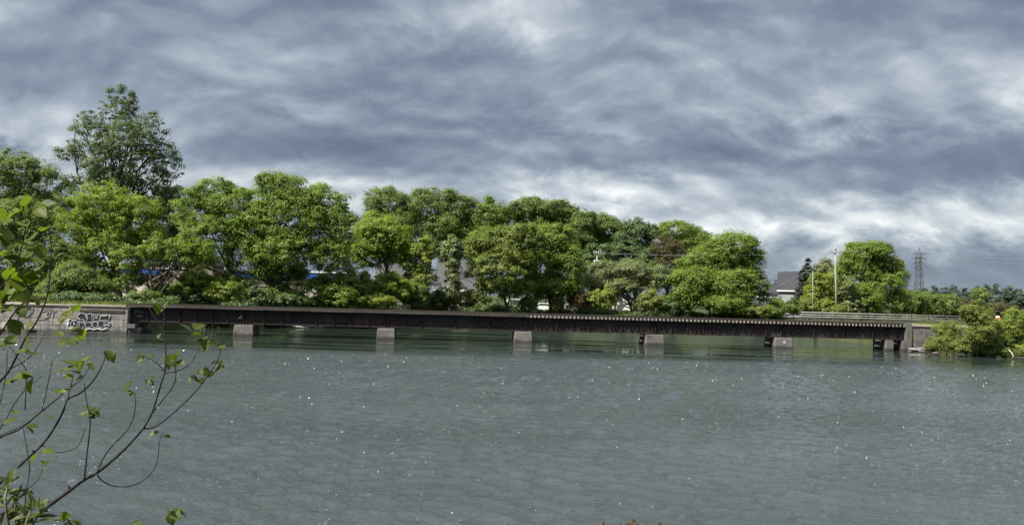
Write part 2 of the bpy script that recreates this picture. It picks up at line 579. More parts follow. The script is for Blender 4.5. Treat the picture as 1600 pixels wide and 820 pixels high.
def tree(name, label, Y, lobes_px, leaf='maple', n=9000, leaf_size=0.36, clump=0.95, group=None, trunk=None,
         base=None, ground=LANDZ, seed=1, bark='bark', trunk_r=None, per=80, hollow=0.45, limbs=11, stems=None, cat='tree', flat=0.75, depth=0.85, aspect=.62, skirt=None, rough=1.0):
    """lobes_px: (px, py, half width px, half height px); trunk=(px of the base)"""
    rng = np.random.default_rng(seed)
    Y0 = Y
    Y = bank_y(float(np.mean([l[0] for l in lobes_px])), Y)
    leaf_size, clump = leaf_size * Y / Y0, clump * Y / Y0
    k = Y / F
    lobes = []
    for i, (px, py, rx, ry) in enumerate(lobes_px):
        dy = rng.uniform(-0.35, 0.35) * rx * k if i else 0.0
        p = P(px, py, Y + dy)
        lobes.append((p.x, p.y, p.z, max(0.2, rx * k - clump * .2), max(0.2, rx * k * depth - clump * .15), max(0.15, ry * k - clump * .2)))
    if skirt:
        x0 = min(l[0] - l[2] for l in lobes_px)
        x1 = max(l[0] + l[2] for l in lobes_px)
        m = max(2, int(round((x1 - x0) / 45)))
        for i in range(m):
            xx = x0 + (x1 - x0) * (i + .5) / m
            p = P(xx, skirt + rng.uniform(-7, 7), Y + rng.uniform(-1.5, 1.0))
            lobes.append((p.x, p.y, p.z, (x1 - x0) / m * .62 * k, (x1 - x0) / m * .5 * k, 24 * k))
        n = int(n * 1.3)
    lobes = np.array(lobes)
    if rough and len(lobes):
        big = [l for l in lobes[:len(lobes_px)]]
        extra = []
        for _ in range(int(rough * 4 * len(big))):
            l = big[rng.integers(len(big))]
            d = rng.normal(size=3)
            d[2] = abs(d[2]) * .9 + .05 if rng.uniform() < .7 else d[2]
            d /= np.linalg.norm(d)
            f = rng.uniform(.16, .36)
            rr = min(l[3], l[5]) * f
            c = l[:3] + d * l[3:6] * rng.uniform(.88, 1.04)
            extra.append((c[0], c[1], c[2], rr * rng.uniform(.8, 1.5), rr, rr * rng.uniform(.8, 1.3)))
        lobes = np.vstack([lobes, np.array(extra)])
        n = int(n * 1.15)
    cx = np.average(lobes[:, 0], weights=lobes[:, 3] ** 2)
    cy = np.average(lobes[:, 1], weights=lobes[:, 3] ** 2)
    top = (lobes[:, 2] + lobes[:, 5]).max()
    bx = P(trunk, HOR(trunk) + 12, Y).x if trunk is not None else cx
    root = Vector((bx, cy, ground))
    T = thing(name, root, label, cat, group)
    pos, nrm, cl = crown_points(lobes, int(n * DENSE), clump, rng, per, hollow, flat)
    v, q = leaf_cards(pos, nrm, leaf_size * LEAFK, rng, aspect)
    np_mesh('crown', v, q, LEAF[leaf], T)
    mb = MB()
    H = top - ground
    r0 = trunk_r or max(0.06, 0.021 * H)
    fork = np.array([bx * .4 + cx * .6, cy, ground + H * 0.62])
    if stems:
        ends = [np.array(P(sx, sy, Y + rng.uniform(-1, 1))) for sx, sy in stems]
    else:
        ends = [fork]
    for e in ends:
        path = limb_path((bx, cy, ground - 0.4), e, rng, 0.02, 7)
        mb.tube(path, [r0 * (1 - 0.085 * i) / (1 if len(ends) == 1 else 1.4) for i in range(len(path))], 8)
        mine = cl[rng.permutation(len(cl))[:limbs]]
        for c in mine:
            s = rng.uniform(0.3, 1.0)
            j = int(s * (len(path) - 1))
            st = path[j]
            if c[2] < st.z - 0.5:
                j = max(2, j - 2)
                st = path[j]
            lp = limb_path(st, c, rng, 0.10, 5)
            rb = r0 * 0.42 * (1 - 0.55 * j / len(path))
            mb.tube(lp, [rb * (1 - 0.16 * i) for i in range(len(lp))], 5)
            for _ in range(2):
                c2 = np.array(c) + rng.normal(size=3) * clump * 1.4
                mb.tube(limb_path(lp[3], c2, rng, 0.08, 3), [rb * .4, rb * .3, rb * .2, rb * .1], 4)
    mb.build('trunk', M[bark], T)
    return T


def conifer(name, label, px, Y, top_py, base_z, half_px, leaf='spruce', seed=1, group=None, dens=1.0, layers=16, droop=0.35, card=0.38, irregular=0.15, bare=0.12, pw=1.0, bark='bark'):
    rng = np.random.default_rng(seed)
    Y = bank_y(px, Y)
    tp = P(px, top_py, Y)
    root = Vector((tp.x, Y, base_z))
    H = tp.z - base_z
    Rm = half_px * Y / F
    T = thing(name, root, label, 'tree', group)
    pos, nrm = [], []
    mb = MB()
    mb.tube([root + Vector((0, 0, -0.4)), root + Vector((0, 0, H * .5)), root + Vector((0, 0, H * .985))], [H * .017, H * .011, H * .003], 7)
    for i in range(layers):
        s = bare + (1 - bare) * (i + rng.uniform(-.25, .25)) / layers
        s = min(max(s, bare), 0.985)
        z = base_z + H * s
        rl = Rm * ((1 - s) / (1 - bare)) ** pw + 0.12
        nb = rng.integers(6, 10)
        for b in range(nb):
            th = rng.uniform(0, 2 * math.pi)
            L = rl * rng.uniform(1 - irregular * 2, 1 + irregular)
            d = np.array([math.cos(th), math.sin(th), 0.0])
            m = max(5, int(dens * 34 * L / max(Rm, .5) + 5))
            u = rng.uniform(0.12, 1.0, m) ** 0.75
            p = np.array([tp.x, Y, z]) + d * (u * L)[:, None]
            p[:, 2] += -droop * L * u ** 1.6 + 0.10 * L * u ** 4
            side = np.array([-d[1], d[0], 0])
            p += side * (rng.normal(size=m) * 0.20 * L * (1.05 - u * .7))[:, None]
            p[:, 2] += rng.normal(size=m) * 0.05 * L
            pos.append(p)
            nrm.append(unit(np.array([0, 0, 0.9]) + d * 0.55 + rng.normal(size=(m, 3)) * 0.5))
            if b < 4:
                e = np.array([tp.x, Y, z]) + d * L * .85 + np.array([0, 0, -droop * L * .7])
                mb.tube([Vector((tp.x, Y, z)), Vector(e)], [0.012 * H * (1 - s) + .01, .008], 4)
    pos, nrm = np.concatenate(pos), np.concatenate(nrm)
    v, q = leaf_cards(pos, nrm, card, rng, 0.45)
    np_mesh('crown', v, q, LEAF[leaf], T)
    mb.build('trunk', M[bark], T)
    return T


# ------------------------------------------------------------------ bridge line
A0 = P(203, HOR(203) + 30, 81.8)
B0 = P(1412, HOR(1412) + 30, 89.2)
BA = np.array([A0.x, A0.y])
BBv = np.array([B0.x, B0.y])
BL = float(np.linalg.norm(BBv - BA))
U = (BBv - BA) / BL
N = np.array([U[1], -U[0]])          # towards the camera


def along(px):
    """distance along the near face of the bridge seen at photo column px (taken at deck height)"""
    d = P(px, HOR(px) + 40, 100) - EYE
    d = np.array([d.x, d.y])
    mat = np.array([[d[0], -U[0]], [d[1], -U[1]]])
    s = np.linalg.solve(mat, BA)
    return float(s[1])


def BP(a, b, z):
    q = BA + U * a + N * b
    return Vector((q[0], q[1], z))


# ------------------------------------------------------------------ ground and water
def shore(x):
    """far bank waterline distance"""
    xs = [-400, -60, -47, -39.5, -38.5, -30, -25, -15, 0, 20, 40, 46, 47.5, 52, 60, 90, 400]
    ys = [80, 83.2, 83.6, 84.2, 100, 106, 111, 119.5, 124, 128, 133, 134, 88, 85.5, 84, 80, 70]
    return np.interp(x, xs, ys)


def ground_z(x, y):
    s = shore(x)
    far = np.interp(y - s, [-8, -1.5, 0, 1.5, 5, 12], [-2.5, -0.7, -0.05, 0.9, 2.2, LANDZ])
    near = np.interp(y, [-400, 0, 3.5, 6, 8.5, 11], [3.2, 2.5, 1.9, 1.2, -0.2, -2.5])
    hill = np.interp(y, [0, 200, 400, 900, 2500], [0, 0, 1.0, 7, 20])
    return np.maximum(far, near) + hill * (y > 150)


def bank_y(px, Y):
    """ground distance of something that stands Y - 99 m behind the far waterline at photo column px"""
    if px > 1236 or px < 230:
        return Y
    q = 110.0
    for _ in range(8):
        q = float(shore(P(px, 490, q).x))
    return Y + max(0.0, q - 99.0)


def make_ground():
    xs = np.concatenate([[-4000, -1500, -700, -350, -200], np.arange(-120, 121, 1.0), [200, 350, 700, 1500, 4000]])
    ys = np.concatenate([[-600, -200, -60, -20], np.arange(-8, 16, 0.6), np.arange(16, 72, 4), np.arange(72, 160, 0.8), [170, 190, 230, 300, 400, 600, 900, 1500, 2500, 4500]])
    X, Yg = np.meshgrid(xs, ys)
    rng = np.random.default_rng(5)
    Z = ground_z(X, Yg)
    Z = Z + (np.sin(X * 1.7 + Yg * .6) * np.cos(Yg * 1.3 - X * .4) * 0.10 + rng.normal(size=Z.shape) * 0.04) * (np.abs(X) < 130)
    nx, ny = len(xs), len(ys)
    v = np.stack([X, Yg, Z], -1).reshape(-1, 3)
    i = np.arange(ny - 1)[:, None] * nx + np.arange(nx - 1)[None]
    q = np.stack([i, i + 1, i + nx + 1, i + nx], -1).reshape(-1, 4)
    m, t, b, out = material('bank_earth')
    g = t.n('ShaderNodeNewGeometry').outputs['Position']
    n1 = t.noise(g, 0.5, 6, 0.65)
    n2 = t.noise(g, 5.0, 5, 0.7)
    c = t.ramp(n1, [(0.35, (0.030, 0.042, 0.014)), (0.52, (0.045, 0.058, 0.02)), (0.68, (0.075, 0.068, 0.045))])
    c = t.mix(t.ramp(n2, [(0.45, (0, 0, 0)), (0.6, (0.6, 0.6, 0.6))]), c, (0.035, 0.035, 0.02))
    t.link(c, b.inputs['Base Color'])
    b.inputs['Roughness'].default_value = 0.95
    b.inputs['Specular IOR Level'].default_value = 0.15
    o = np_mesh('ground', v, q, m, smooth=True)
    tag(o, 'low grassy river bank and the land beyond it', 'ground', kind='structure')


def make_water():
    rng = np.random.default_rng(11)
    ys = np.concatenate([[3.0], np.geomspace(7.5, 76, 560), np.linspace(77, 150, 140), [170, 210, 300]])
    us = np.linspace(-1.15, 1.15, 900)
    Yg, Ug = np.meshgrid(ys, us, indexing='ij')
    X = Ug * np.maximum(Yg, 12)
    Z = np.zeros_like(X)
    # wind ripples: many short sine trains, steeper in the open river and nearly calm by the bridge
    calm = np.clip((70 - Yg + 2.5 * np.sin(X * .07) + 1.2 * np.sin(X * .21 + 1)) / 9.0, 0.0, 1.0)
    patch = 0.75 + 0.25 * np.sin(X * .11 + Yg * .17 + 2 * np.sin(Yg * .06)) * np.cos(X * .05 - Yg * .13)
    for i in range(46):
        lam = rng.uniform(0.22, 1.1)
        th = R(rng.normal(250, 38))
        kk = 2 * math.pi / lam
        amp = 0.0105 * lam ** 1.0 * rng.uniform(.5, 1.1)
        ph = rng.uniform(0, 6.28)
        px_ = X * math.cos(th) + Yg * math.sin(th)
        fade = np.clip(lam / (Yg * 0.006 + 1e-6) - 0.6, 0, 1)
        Z += amp * np.sin(kk * px_ + ph + 0.8 * np.sin(X * .35 * (1 + i % 3) + Yg * .23 + i)) * fade
    Z *= calm * patch * 0.62 + 0.015
    Z *= (Yg > 7) & (Yg < 120)
    nx, ny = len(us), len(ys)
    v = np.stack([X, Yg, Z], -1).reshape(-1, 3)
    i = np.arange(ny - 1)[:, None] * nx + np.arange(nx - 1)[None]
    q = np.stack([i, i + 1, i + nx + 1, i + nx], -1).reshape(-1, 4)
    m, t, b, out = material('river_water')
    g = t.n('ShaderNodeNewGeometry').outputs['Position']
    sp = t.n('ShaderNodeSeparateXYZ')
    t.link(g, sp.inputs[0])
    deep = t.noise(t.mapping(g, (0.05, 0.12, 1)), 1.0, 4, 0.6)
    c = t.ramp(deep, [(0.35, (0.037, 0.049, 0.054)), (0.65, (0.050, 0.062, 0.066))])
    body_tone = c
    b.inputs['Roughness'].default_value = 0.055
    b.inputs['IOR'].default_value = 1.33
    # fine ripple bump, with long smooth streaks near the bridge
    band = t.noise(t.mapping(g, (0.035, 0.33, 1), (0, 0, R(2))), 1.0, 5, 0.62, 0.4)
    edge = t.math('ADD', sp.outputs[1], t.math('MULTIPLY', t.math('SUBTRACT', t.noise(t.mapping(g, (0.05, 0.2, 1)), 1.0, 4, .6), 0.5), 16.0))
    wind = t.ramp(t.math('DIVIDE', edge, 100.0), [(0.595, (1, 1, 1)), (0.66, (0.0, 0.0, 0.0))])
    # body colour painted darker by the bridge to deepen its dark tree reflections
    t.link(t.mix(wind, (0.017, 0.026, 0.020), body_tone), b.inputs['Base Color'])
    streak = t.ramp(band, [(0.49, (0.008, 0.008, 0.008)), (0.57, (0.50, 0.50, 0.50))])
    # the reach beyond the bridge on the right is ruffled again
    far = t.math('ADD', t.math('MULTIPLY', t.math('SUBTRACT', sp.outputs[0], 12.0), 0.05), t.math('MULTIPLY', t.math('SUBTRACT', sp.outputs[1], 92.0), 0.06))
    far = t.math('MULTIPLY', t.math('MINIMUM', far, 1.0), t.math('GREATER_THAN', sp.outputs[1], 91.0), clamp=True)
    streak = t.mix(far, streak, (1.6, 1.6, 1.6))
    lanes = t.ramp(t.noise(t.mapping(g, (0.045, 0.11, 1), (0, 0, R(-12))), 1.0, 5, 0.6, 0.6), [(0.36, (0.45, 0.45, 0.45)), (0.62, (1.25, 1.25, 1.25))])
    amt = t.mix(wind, streak, lanes)
    r1 = t.noise(t.mapping(g, (1.0, 1.9, 1), (0, 0, R(-9))), 2.6, 6, 0.66, 0.3)
    r2 = t.noise(t.mapping(g, (1.0, 1.6, 1), (0, 0, R(17))), 6.5, 4, 0.6, 0.3)
    h = t.math('ADD', t.math('MULTIPLY', r1, 0.095), t.math('MULTIPLY', r2, 0.075))
    h = t.math('MULTIPLY', h, amt)
    bp = t.n('ShaderNodeBump')
    bp.inputs['Strength'].default_value = 1.0
    bp.inputs['Distance'].default_value = 1.0
    t.link(h, bp.inputs['Height'])
    t.link(bp.outputs[0], b.inputs['Normal'])
    # thousands of tiny steep capillary crests: wherever one happens to face the sun it glints
    nw = 300000
    yy = np.exp(rng.uniform(math.log(9), math.log(62), nw))
    xx = rng.uniform(-.72, .72, nw) * yy
    r = rng.uniform(.003, .0105, nw) * (yy / 22) ** .8
    hgt = r * rng.uniform(.5, 2.0, nw)
    ang = rng.uniform(0, 6.283, nw)
    iy = np.clip(np.searchsorted(ys, yy) - 1, 0, len(ys) - 1)
    ix = np.clip(((xx / np.maximum(yy, 12) + 1.15) / 2.3 * (len(us) - 1)).round().astype(int), 0, len(us) - 1)
    keep = rng.uniform(size=nw) < np.clip(.45 + .55 * np.sin(xx * .55 + 1.7 * np.sin(yy * .31)) * np.cos(yy * .47 + xx * .2) + .25 * np.sin(yy * 1.3), .06, 1)
    r = np.where(keep, r, r * .25)
    hgt = np.where(keep, hgt, hgt * .25)
    zz = Z[iy, ix] - .003
    pv = np.zeros((nw, 4, 3))
    for k in range(3):
        pv[:, k, 0] = xx + 1.5 * r * np.cos(ang + k * 2.094)
        pv[:, k, 1] = yy + r * np.sin(ang + k * 2.094)
        pv[:, k, 2] = zz
    pv[:, 3, 0] = xx + r * rng.uniform(-.4, .4, nw)
    pv[:, 3, 1] = yy + r * rng.uniform(-.4, .4, nw)
    pv[:, 3, 2] = zz + hgt
    base_i = len(v) + np.arange(nw)[:, None] * 4
    tri = np.concatenate([base_i + np.array([[0, 1, 3]]), base_i + np.array([[1, 2, 3]]), base_i + np.array([[2, 0, 3]])])
    m2, t2, b2, out2 = material('ripple_crests')
    b2.inputs['Base Color'].default_value = (0.045, 0.055, 0.05, 1)
    b2.inputs['Roughness'].default_value = 0.18
    b2.inputs['IOR'].default_value = 1.33
    nq = len(q)
    v = np.concatenate([v, pv.reshape(-1, 3)])
    me = bpy.data.meshes.new('river_water')
    me.vertices.add(len(v))
    me.vertices.foreach_set('co', np.asarray(v, np.float32).ravel())
    loops = np.concatenate([q.ravel(), tri.ravel()]).astype(np.int32)
    me.loops.add(len(loops))
    me.loops.foreach_set('vertex_index', loops)
    tot = np.concatenate([np.full(nq, 4), np.full(len(tri), 3)]).astype(np.int32)
    me.polygons.add(len(tot))
    me.polygons.foreach_set('loop_start', np.concatenate([[0], np.cumsum(tot)[:-1]]).astype(np.int32))
    me.polygons.foreach_set('loop_total', tot)
    me.polygons.foreach_set('use_smooth', np.concatenate([np.ones(nq, bool), np.zeros(len(tri), bool)]))
    me.polygons.foreach_set('material_index', np.concatenate([np.zeros(nq), np.ones(len(tri))]).astype(np.int32))
    me.update(calc_edges=True)
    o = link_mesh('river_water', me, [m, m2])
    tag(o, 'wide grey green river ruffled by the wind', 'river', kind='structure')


make_ground()
make_water()


# ------------------------------------------------------------------ railway bridge and its piers
DECK0, DECK1 = 1.18, 2.62          # girder bottom / top
PIERPX = [(368, 397), (590.5, 617), (804.5, 830.5), (1009, 1035.5), (1210, 1235.5)]


def girder_mesh(a0, a1, b_out, side):
    """plate girder of one span: web, flanges, stiffeners; side=+1 faces the camera"""
    mb = MB()
    b_in = b_out - side * 0.30
    web = b_out - side * 0.15
    lo, hi = sorted((web - 0.012, web + 0.012))
    mb.obox(BA, U, N, a0, a1, lo, hi, DECK0 + 0.042, DECK1 - 0.042)
    f0, f1 = sorted((b_out, b_in))
    mb.obox(BA, U, N, a0, a1, f0, f1, DECK0, DECK0 + 0.04)
    mb.obox(BA, U, N, a0, a1, f0, f1, DECK1 - 0.04, DECK1)
    # flange angles
    for z0, z1 in ((DECK0 + 0.042, DECK0 + 0.16), (DECK1 - 0.16, DECK1 - 0.042)):
        w0, w1 = sorted((web + side * 0.014, web + side * 0.032))
        mb.obox(BA, U, N, a0 + .01, a1 - .01, w0, w1, z0, z1)
    L = a1 - a0
    k = max(4, int(round(L / 1.75)))
    for i in range(k + 1):
        a = a0 + 0.12 + (L - 0.24) * i / k
        w0, w1 = sorted((web + side * 0.034, b_out - side * 0.02))
        mb.obox(BA, U, N, a - .045, a + .045, w0, w1, DECK0 + .044, DECK1 - .044)
    return mb


def make_bridge():
    T = thing('railway_bridge', BP(BL / 2, -1.1, 0), 'long dark steel girder railway bridge on low concrete piers across the river', 'bridge')
    cent = [along((a + b) / 2) for a, b in PIERPX]
    cuts = [0.0] + cent + [BL]
    for i in range(len(cuts) - 1):
        a0, a1 = cuts[i] + 0.03, cuts[i + 1] - 0.03
        girder_mesh(a0, a1, 0.0, 1).build('girder', M['steel'], T)
        girder_mesh(a0, a1, -2.3, -1).build('girder', M['steel'], T)
        nb = 4
        for j in range(nb):
            a = a0 + (a1 - a0) * (j + .5) / nb
            br = MB()
            br.tube([BP(a - 1.2, -0.19, DECK0 + .3), BP(a + 1.2, -2.1, DECK0 + .3)], 0.05, 4)
            br.build('diagonal_brace', M['steel'], T)
            br = MB()
            br.tube([BP(a, -0.19, DECK1 - .3), BP(a, -2.1, DECK1 - .3)], 0.06, 4)
            br.build('cross_strut', M['steel'], T)
    # bearings between girders and piers
    # ties: the 100 at the open right-hand end are parts, the rest one part behind the side plank
    sp = 0.425
    rng = random.Random(3)
    a_list = [BL - 0.15 - sp * i for i in range(int((BL - .3) / sp))]
    proto = None
    for a in a_list[:100]:
        if proto is None:
            mb = MB()
            mb.obox(BP(a, 0, 0), U, N, -.085, .085, -2.62, 0.34, DECK1 + .003, DECK1 + .245)
            mb.mi[-2] = 1
            proto = mb.build('tie', [M['darktimber'], M['tie']], T)
            first = a
        else:
            c = proto.copy()
            COL.objects.link(c)
            d = U * (a - first)
            j = rng.uniform(-.09, .07)
            c.location = (d[0] + N[0] * j, d[1] + N[1] * j, rng.uniform(-.003, .02))
            c.rotation_euler = (0, 0, 0)
    mb = MB()
    for a in a_list[100:]:
        j = rng.uniform(-.03, .03)
        mb.obox(BA, U, N, a - .11, a + .11, -2.62 + j, 0.30 + j, DECK1 + .003, DECK1 + .24)
    tag(mb.build('tie_row', M['darktimber'], T), kind='stuff')
    # side plank hiding the tie ends on the left half
    mb = MB()
    a_end = a_list[99] + 0.2
    k = 9
    for i in range(k):
        a0, a1 = -0.2 + a_end * i / k, -0.2 + a_end * (i + 1) / k - .02
        mb.obox(BA, U, N, a0, a1, 0.335, 0.385, DECK1 + .06 + .02 * (i % 2), DECK1 + .32 - .012 * (i % 3))
    mb.build('side_plank', M['fascia'], T)
    for b in (0.16, -2.46):
        mb = MB()
        a = -0.2
        while a < BL:
            a1 = min(a + 5.2, BL)
            mb.obox(BA, U, N, a, a1 - .03, b - .1, b + .1, DECK1 + .262, DECK1 + .43 + rng.uniform(0, .02))
            a = a1
        mb.build('guard_timber', M['darktimber'], T)
    for b in (-0.43, -1.87):
        mb = MB()
        mb.obox(BA, U, N, -0.4, BL + .4, b - .035, b + .035, DECK1 + .40, DECK1 + .44)
        mb.obox(BA, U, N, -0.4, BL + .4, b - .012, b + .012, DECK1 + .29, DECK1 + .40)
        mb.obox(BA, U, N, -0.4, BL + .4, b - .07, b + .07, DECK1 + .268, DECK1 + .29)
        mb.build('rail', M['rail'], T)
    # white scrawls sprayed on the girder
    mb = MB()

    def stroke(pts, r=0.022):
        mb.tube([BP(a, -0.10, z) for a, z in pts], r, 5)
    a = along(210)
    for dx, gl in ((0.0, 'F'), (0.28, 'Y'), (0.56, 'N')):
        mb = MB()
        x0, z0, h, w = a + dx, 2.0, 0.36, 0.18
        if gl == 'F':
            stroke([(x0, z0), (x0, z0 + h), (x0 + w, z0 + h)])
            stroke([(x0, z0 + h * .55), (x0 + w * .8, z0 + h * .55)])
        elif gl == 'Y':
            stroke([(x0, z0 + h), (x0 + w * .5, z0 + h * .5), (x0 + w * .5, z0)])
            stroke([(x0 + w, z0 + h), (x0 + w * .5, z0 + h * .5)])
        else:
            stroke([(x0, z0), (x0, z0 + h), (x0 + w, z0), (x0 + w, z0 + h)])
        mb.build('sprayed_letter', M['spraywhite'], T)
    mb = MB()
    a = along(371)
    stroke([(a, 1.62), (a + .25, 1.95), (a + .33, 2.2), (a + .36, 1.9), (a + .45, 1.65)], .03)
    stroke([(a + .1, 1.78), (a + .42, 1.85)], .03)
    mb.build('sprayed_mark', M['spraywhite'], T)
    # piers
    desc = ['battered concrete bridge pier nearest the graffiti abutment', 'concrete bridge pier, second from the graffiti wall',
            'concrete bridge pier at mid river, third from the graffiti wall', 'concrete bridge pier, fourth from the graffiti wall, shaded left flank showing',
            'concrete bridge pier with a small square mark, last before the right bank']
    for (p0, p1), lab in zip(PIERPX, desc):
        a0, a1 = along(p0), along(p1)
        c, w = (a0 + a1) / 2, (a1 - a0) / 2
        X = thing('bridge_pier', BP(c, -1.1, 0), lab, 'bridge pier', 'concrete piers under the bridge')
        mb = MB()
        top = DECK0 - .06
        rngp = np.random.default_rng(int(p0))

        def ring(z, e, bev=.06):
            b0, b1 = 0.42 + e, -2.55 - e
            pts = [(-w - e, b0 - bev), (-w - e + bev, b0), (w + e - bev, b0), (w + e, b0 - bev), (w + e, b1), (-w - e, b1)]
            return [BP(c + q[0], q[1], z) for q in pts]
        zs = [-1.5, -0.02, .4, .8, top - .05, top]
        es = [.20, .09, .06, .03, 0.0, -.05]
        for i in range(len(zs) - 1):
            mb.hexa(ring(zs[i], es[i] + rngp.uniform(-.01, .01)), ring(zs[i + 1], es[i + 1]))
        mb.build('shaft', M['concrete'], X)
        for b in (-0.15, -2.15):
            mb = MB()
            mb.obox(BP(c, b, 0), U, N, -.55, .55, -.2, .2, top + .002, DECK0 - .002)
            mb.build('bearing', M['steel'], X)
        if p0 == 1210:
            mb = MB()
            mb.obox(BP(c, .455, 0), U, N, -.12, .16, 0, .03, .5, .86, 0)
            mb.build('patch', M['cap'], X)
    # right bearing block and abutment
    aL = along(1383.5)
    X = thing('bridge_abutment', BP(BL + 2, -1, 0), 'stepped stone abutment under the right end of the bridge with a pale corner pillar', 'abutment')
    mb = MB()
    a1 = along(1421)
    mb.obox(BA, U, N, aL, aL + 0.75, -2.6, 0.30, -1.5, DECK0 - .03)
    mb.obox(BA, U, N, a1 - .9, a1 + .0, -2.6, 0.42, -1.5, DECK0 - .05)
    mb.obox(BA, U, N, aL + .75, a1 - .9, -2.6, -1.6, -1.5, DECK0 - .1)
    mb.build('bearing_block', M['concrete'], X)
    mb = MB()
    a2 = BL + 0.12
    mb.obox(BA, U, N, a2, a2 + .62, -2.9, 0.40, DECK0 - .048, DECK1 + .38)
    mb.build('corner_pillar', M['concrete'], X)
    mb = MB()
    mb.obox(BA, U, N, a1 + .003, a1 + 12.0, -3.0, 0.28, -1.5, DECK1 + .10)
    mb.build('wall', M['darkstone'], X)
    mb = MB()
    mb.obox(BA, U, N, a2 + .63, a1 + 12.2, -3.1, 0.38, DECK1 + .104, DECK1 + .34)
    mb.build('coping', M['cap'], X)


make_bridge()


def make_wall():
    """left abutment and river wall with graffiti"""
    T = thing('river_wall', P(130, 500, 81.2).xy.to_3d(), 'weathered block river wall with graffiti at the left end of the bridge', 'wall')
    a0, a1, a2 = along(-40), along(112), along(203)
    mb = MB()
    mb.obox(BA, U, N, a0, a1, -3.0, 0.30, -1.5, 2.62)
    mb.obox(BA, U, N, a1 + .004, a2 - .02, -3.2, 0.62, -1.5, 2.36)
    mb.build('wall', M['wallstone'], T)
    mb = MB()
    mb.obox(BA, U, N, a0, a1, -3.0, 0.40, 2.624, 2.80)
    mb.obox(BA, U, N, a1 + .004, a2 - .02, -3.2, 0.55, 2.363, 2.66)
    mb.obox(BA, U, N, a1 + .02, a2 - .2, -.2, 0.72, 2.664, 2.82)
    mb.build('coping', M['cap'], T)
    mb = MB()
    ab = along(222)
    mb.obox(BA, U, N, a2 - .016, ab, -3.0, 0.55, -1.5, 0.55)
    mb.obox(BA, U, N, a2 - .016, a2 + .8, -3.0, 0.75, 0.553, 0.95)
    mb.obox(BA, U, N, a2 - .016, ab - .2, -3.0, -0.36, 0.954, 1.12)
    mb.build('bearing_step', M['concrete'], T)
    mb = MB()
    mb.obox(BA, U, N, a1 + 1.0, a2 - .3, 0.623, 0.68, 2.05, 2.30)
    mb.build('rusty_beam', M['fascia'], T)

    # --- graffiti: black bubble letters with white outlines
    def wp(px, py, off):
        a = along(px)
        q = BP(a, 0.62, 0)
        z = 4.2 - (py - HOR(px)) * q.y / F * 1.0
        return BP(a, 0.62 + off, z)
    fills = [
        [(127, 492), (131, 489), (137, 490), (139, 496), (141, 501), (136, 502), (134, 498), (129, 501), (124, 501)],
        [(140, 491), (147, 490), (149, 493), (147, 497), (150, 500), (147, 504), (140, 503), (142, 497)],
        [(150, 491), (153, 491), (153, 497), (156, 498), (158, 490), (161, 491), (160, 499), (156, 503), (151, 501)],
        [(161, 493), (168, 494), (175, 492), (174, 501), (168, 500), (162, 501)],
        [(117, 502), (124, 500), (127, 504), (125, 510), (119, 511), (115, 507)],
        [(128, 503), (136, 504), (138, 508), (134, 512), (128, 511), (130, 507)],
        [(139, 504), (147, 503), (149, 508), (144, 512), (139, 510)],
        [(150, 503), (156, 502), (158, 508), (155, 512), (150, 510)],
        [(159, 502), (166, 501), (168, 507), (163, 512), (158, 509)],
        [(168, 503), (174, 502), (176, 507), (172, 511), (168, 508)],
    ]
    mb = MB()
    ctr = []
    for k, f in enumerate(fills):
        ctr.append((np.mean([p[0] for p in f]), np.mean([p[1] for p in f])))
        pts = [wp(x, y, .016 + .0012 * k) for x, y in f]
        n = len(mb.v)
        mb.v += [tuple(p) for p in pts] + [tuple(p - Vector((N[0], N[1], 0)) * .012) for p in pts]
        m = len(pts)
        mb.face([n + i for i in range(m)])
        for i in range(m):
            j = (i + 1) % m
            mb.face((n + i, n + j, n + m + j, n + m + i))
    mb.build('graffiti_fill', M['sprayblack'], T)
    mb = MB()
    for f in fills:
        pts = [wp(x, y, .028) for x, y in f + [f[0]]]
        mb.tube(pts, 0.030, 5, cap=False)
    # underline splashes and inner scrolls
    for ln, r in (([(112, 503), (111, 508), (114, 513), (121, 514)], .07), ([(128, 514), (134, 513), (140, 515), (146, 513), (152, 515), (158, 513), (165, 515), (174, 513)], .06),
                  ([(113, 512), (120, 514), (128, 515)], .05), ([(168, 509), (172, 506), (175, 509), (178, 505), (174, 504)], .045), ([(120, 504), (123, 506), (120, 508)], .04),
                  ([(126, 497), (132, 499)], .05), ([(176, 492), (175, 499)], .05), ([(110, 500), (116, 499)], .05)):
        mb.tube([wp(x, y, .03) for x, y in ln], r, 5)
    mb.build('graffiti_outline', M['spraywhite'], T)
    mb = MB()

    def wp2(px, py):
        a = along(px)
        q = BP(a, 0.30, 0)
        z = 4.2 - (py - HOR(px)) * q.y / F
        return BP(a, 0.31, z)
    for ln in ([(40, 494), (44, 484), (50, 478), (54, 481), (53, 488), (48, 493), (42, 496)], [(66, 478), (72, 477), (80, 480), (82, 487), (79, 495), (72, 499), (62, 499)],
               [(68, 488), (74, 485), (78, 488), (76, 492)], [(86, 496), (86, 488), (90, 486)], [(30, 500), (36, 488), (40, 480)]):
        mb.tube([wp2(x, y) for x, y in ln], .035, 5)
    mb.build('faded_scrawl', M['spraypale'], T)


make_wall()

rngG = random.Random(8)


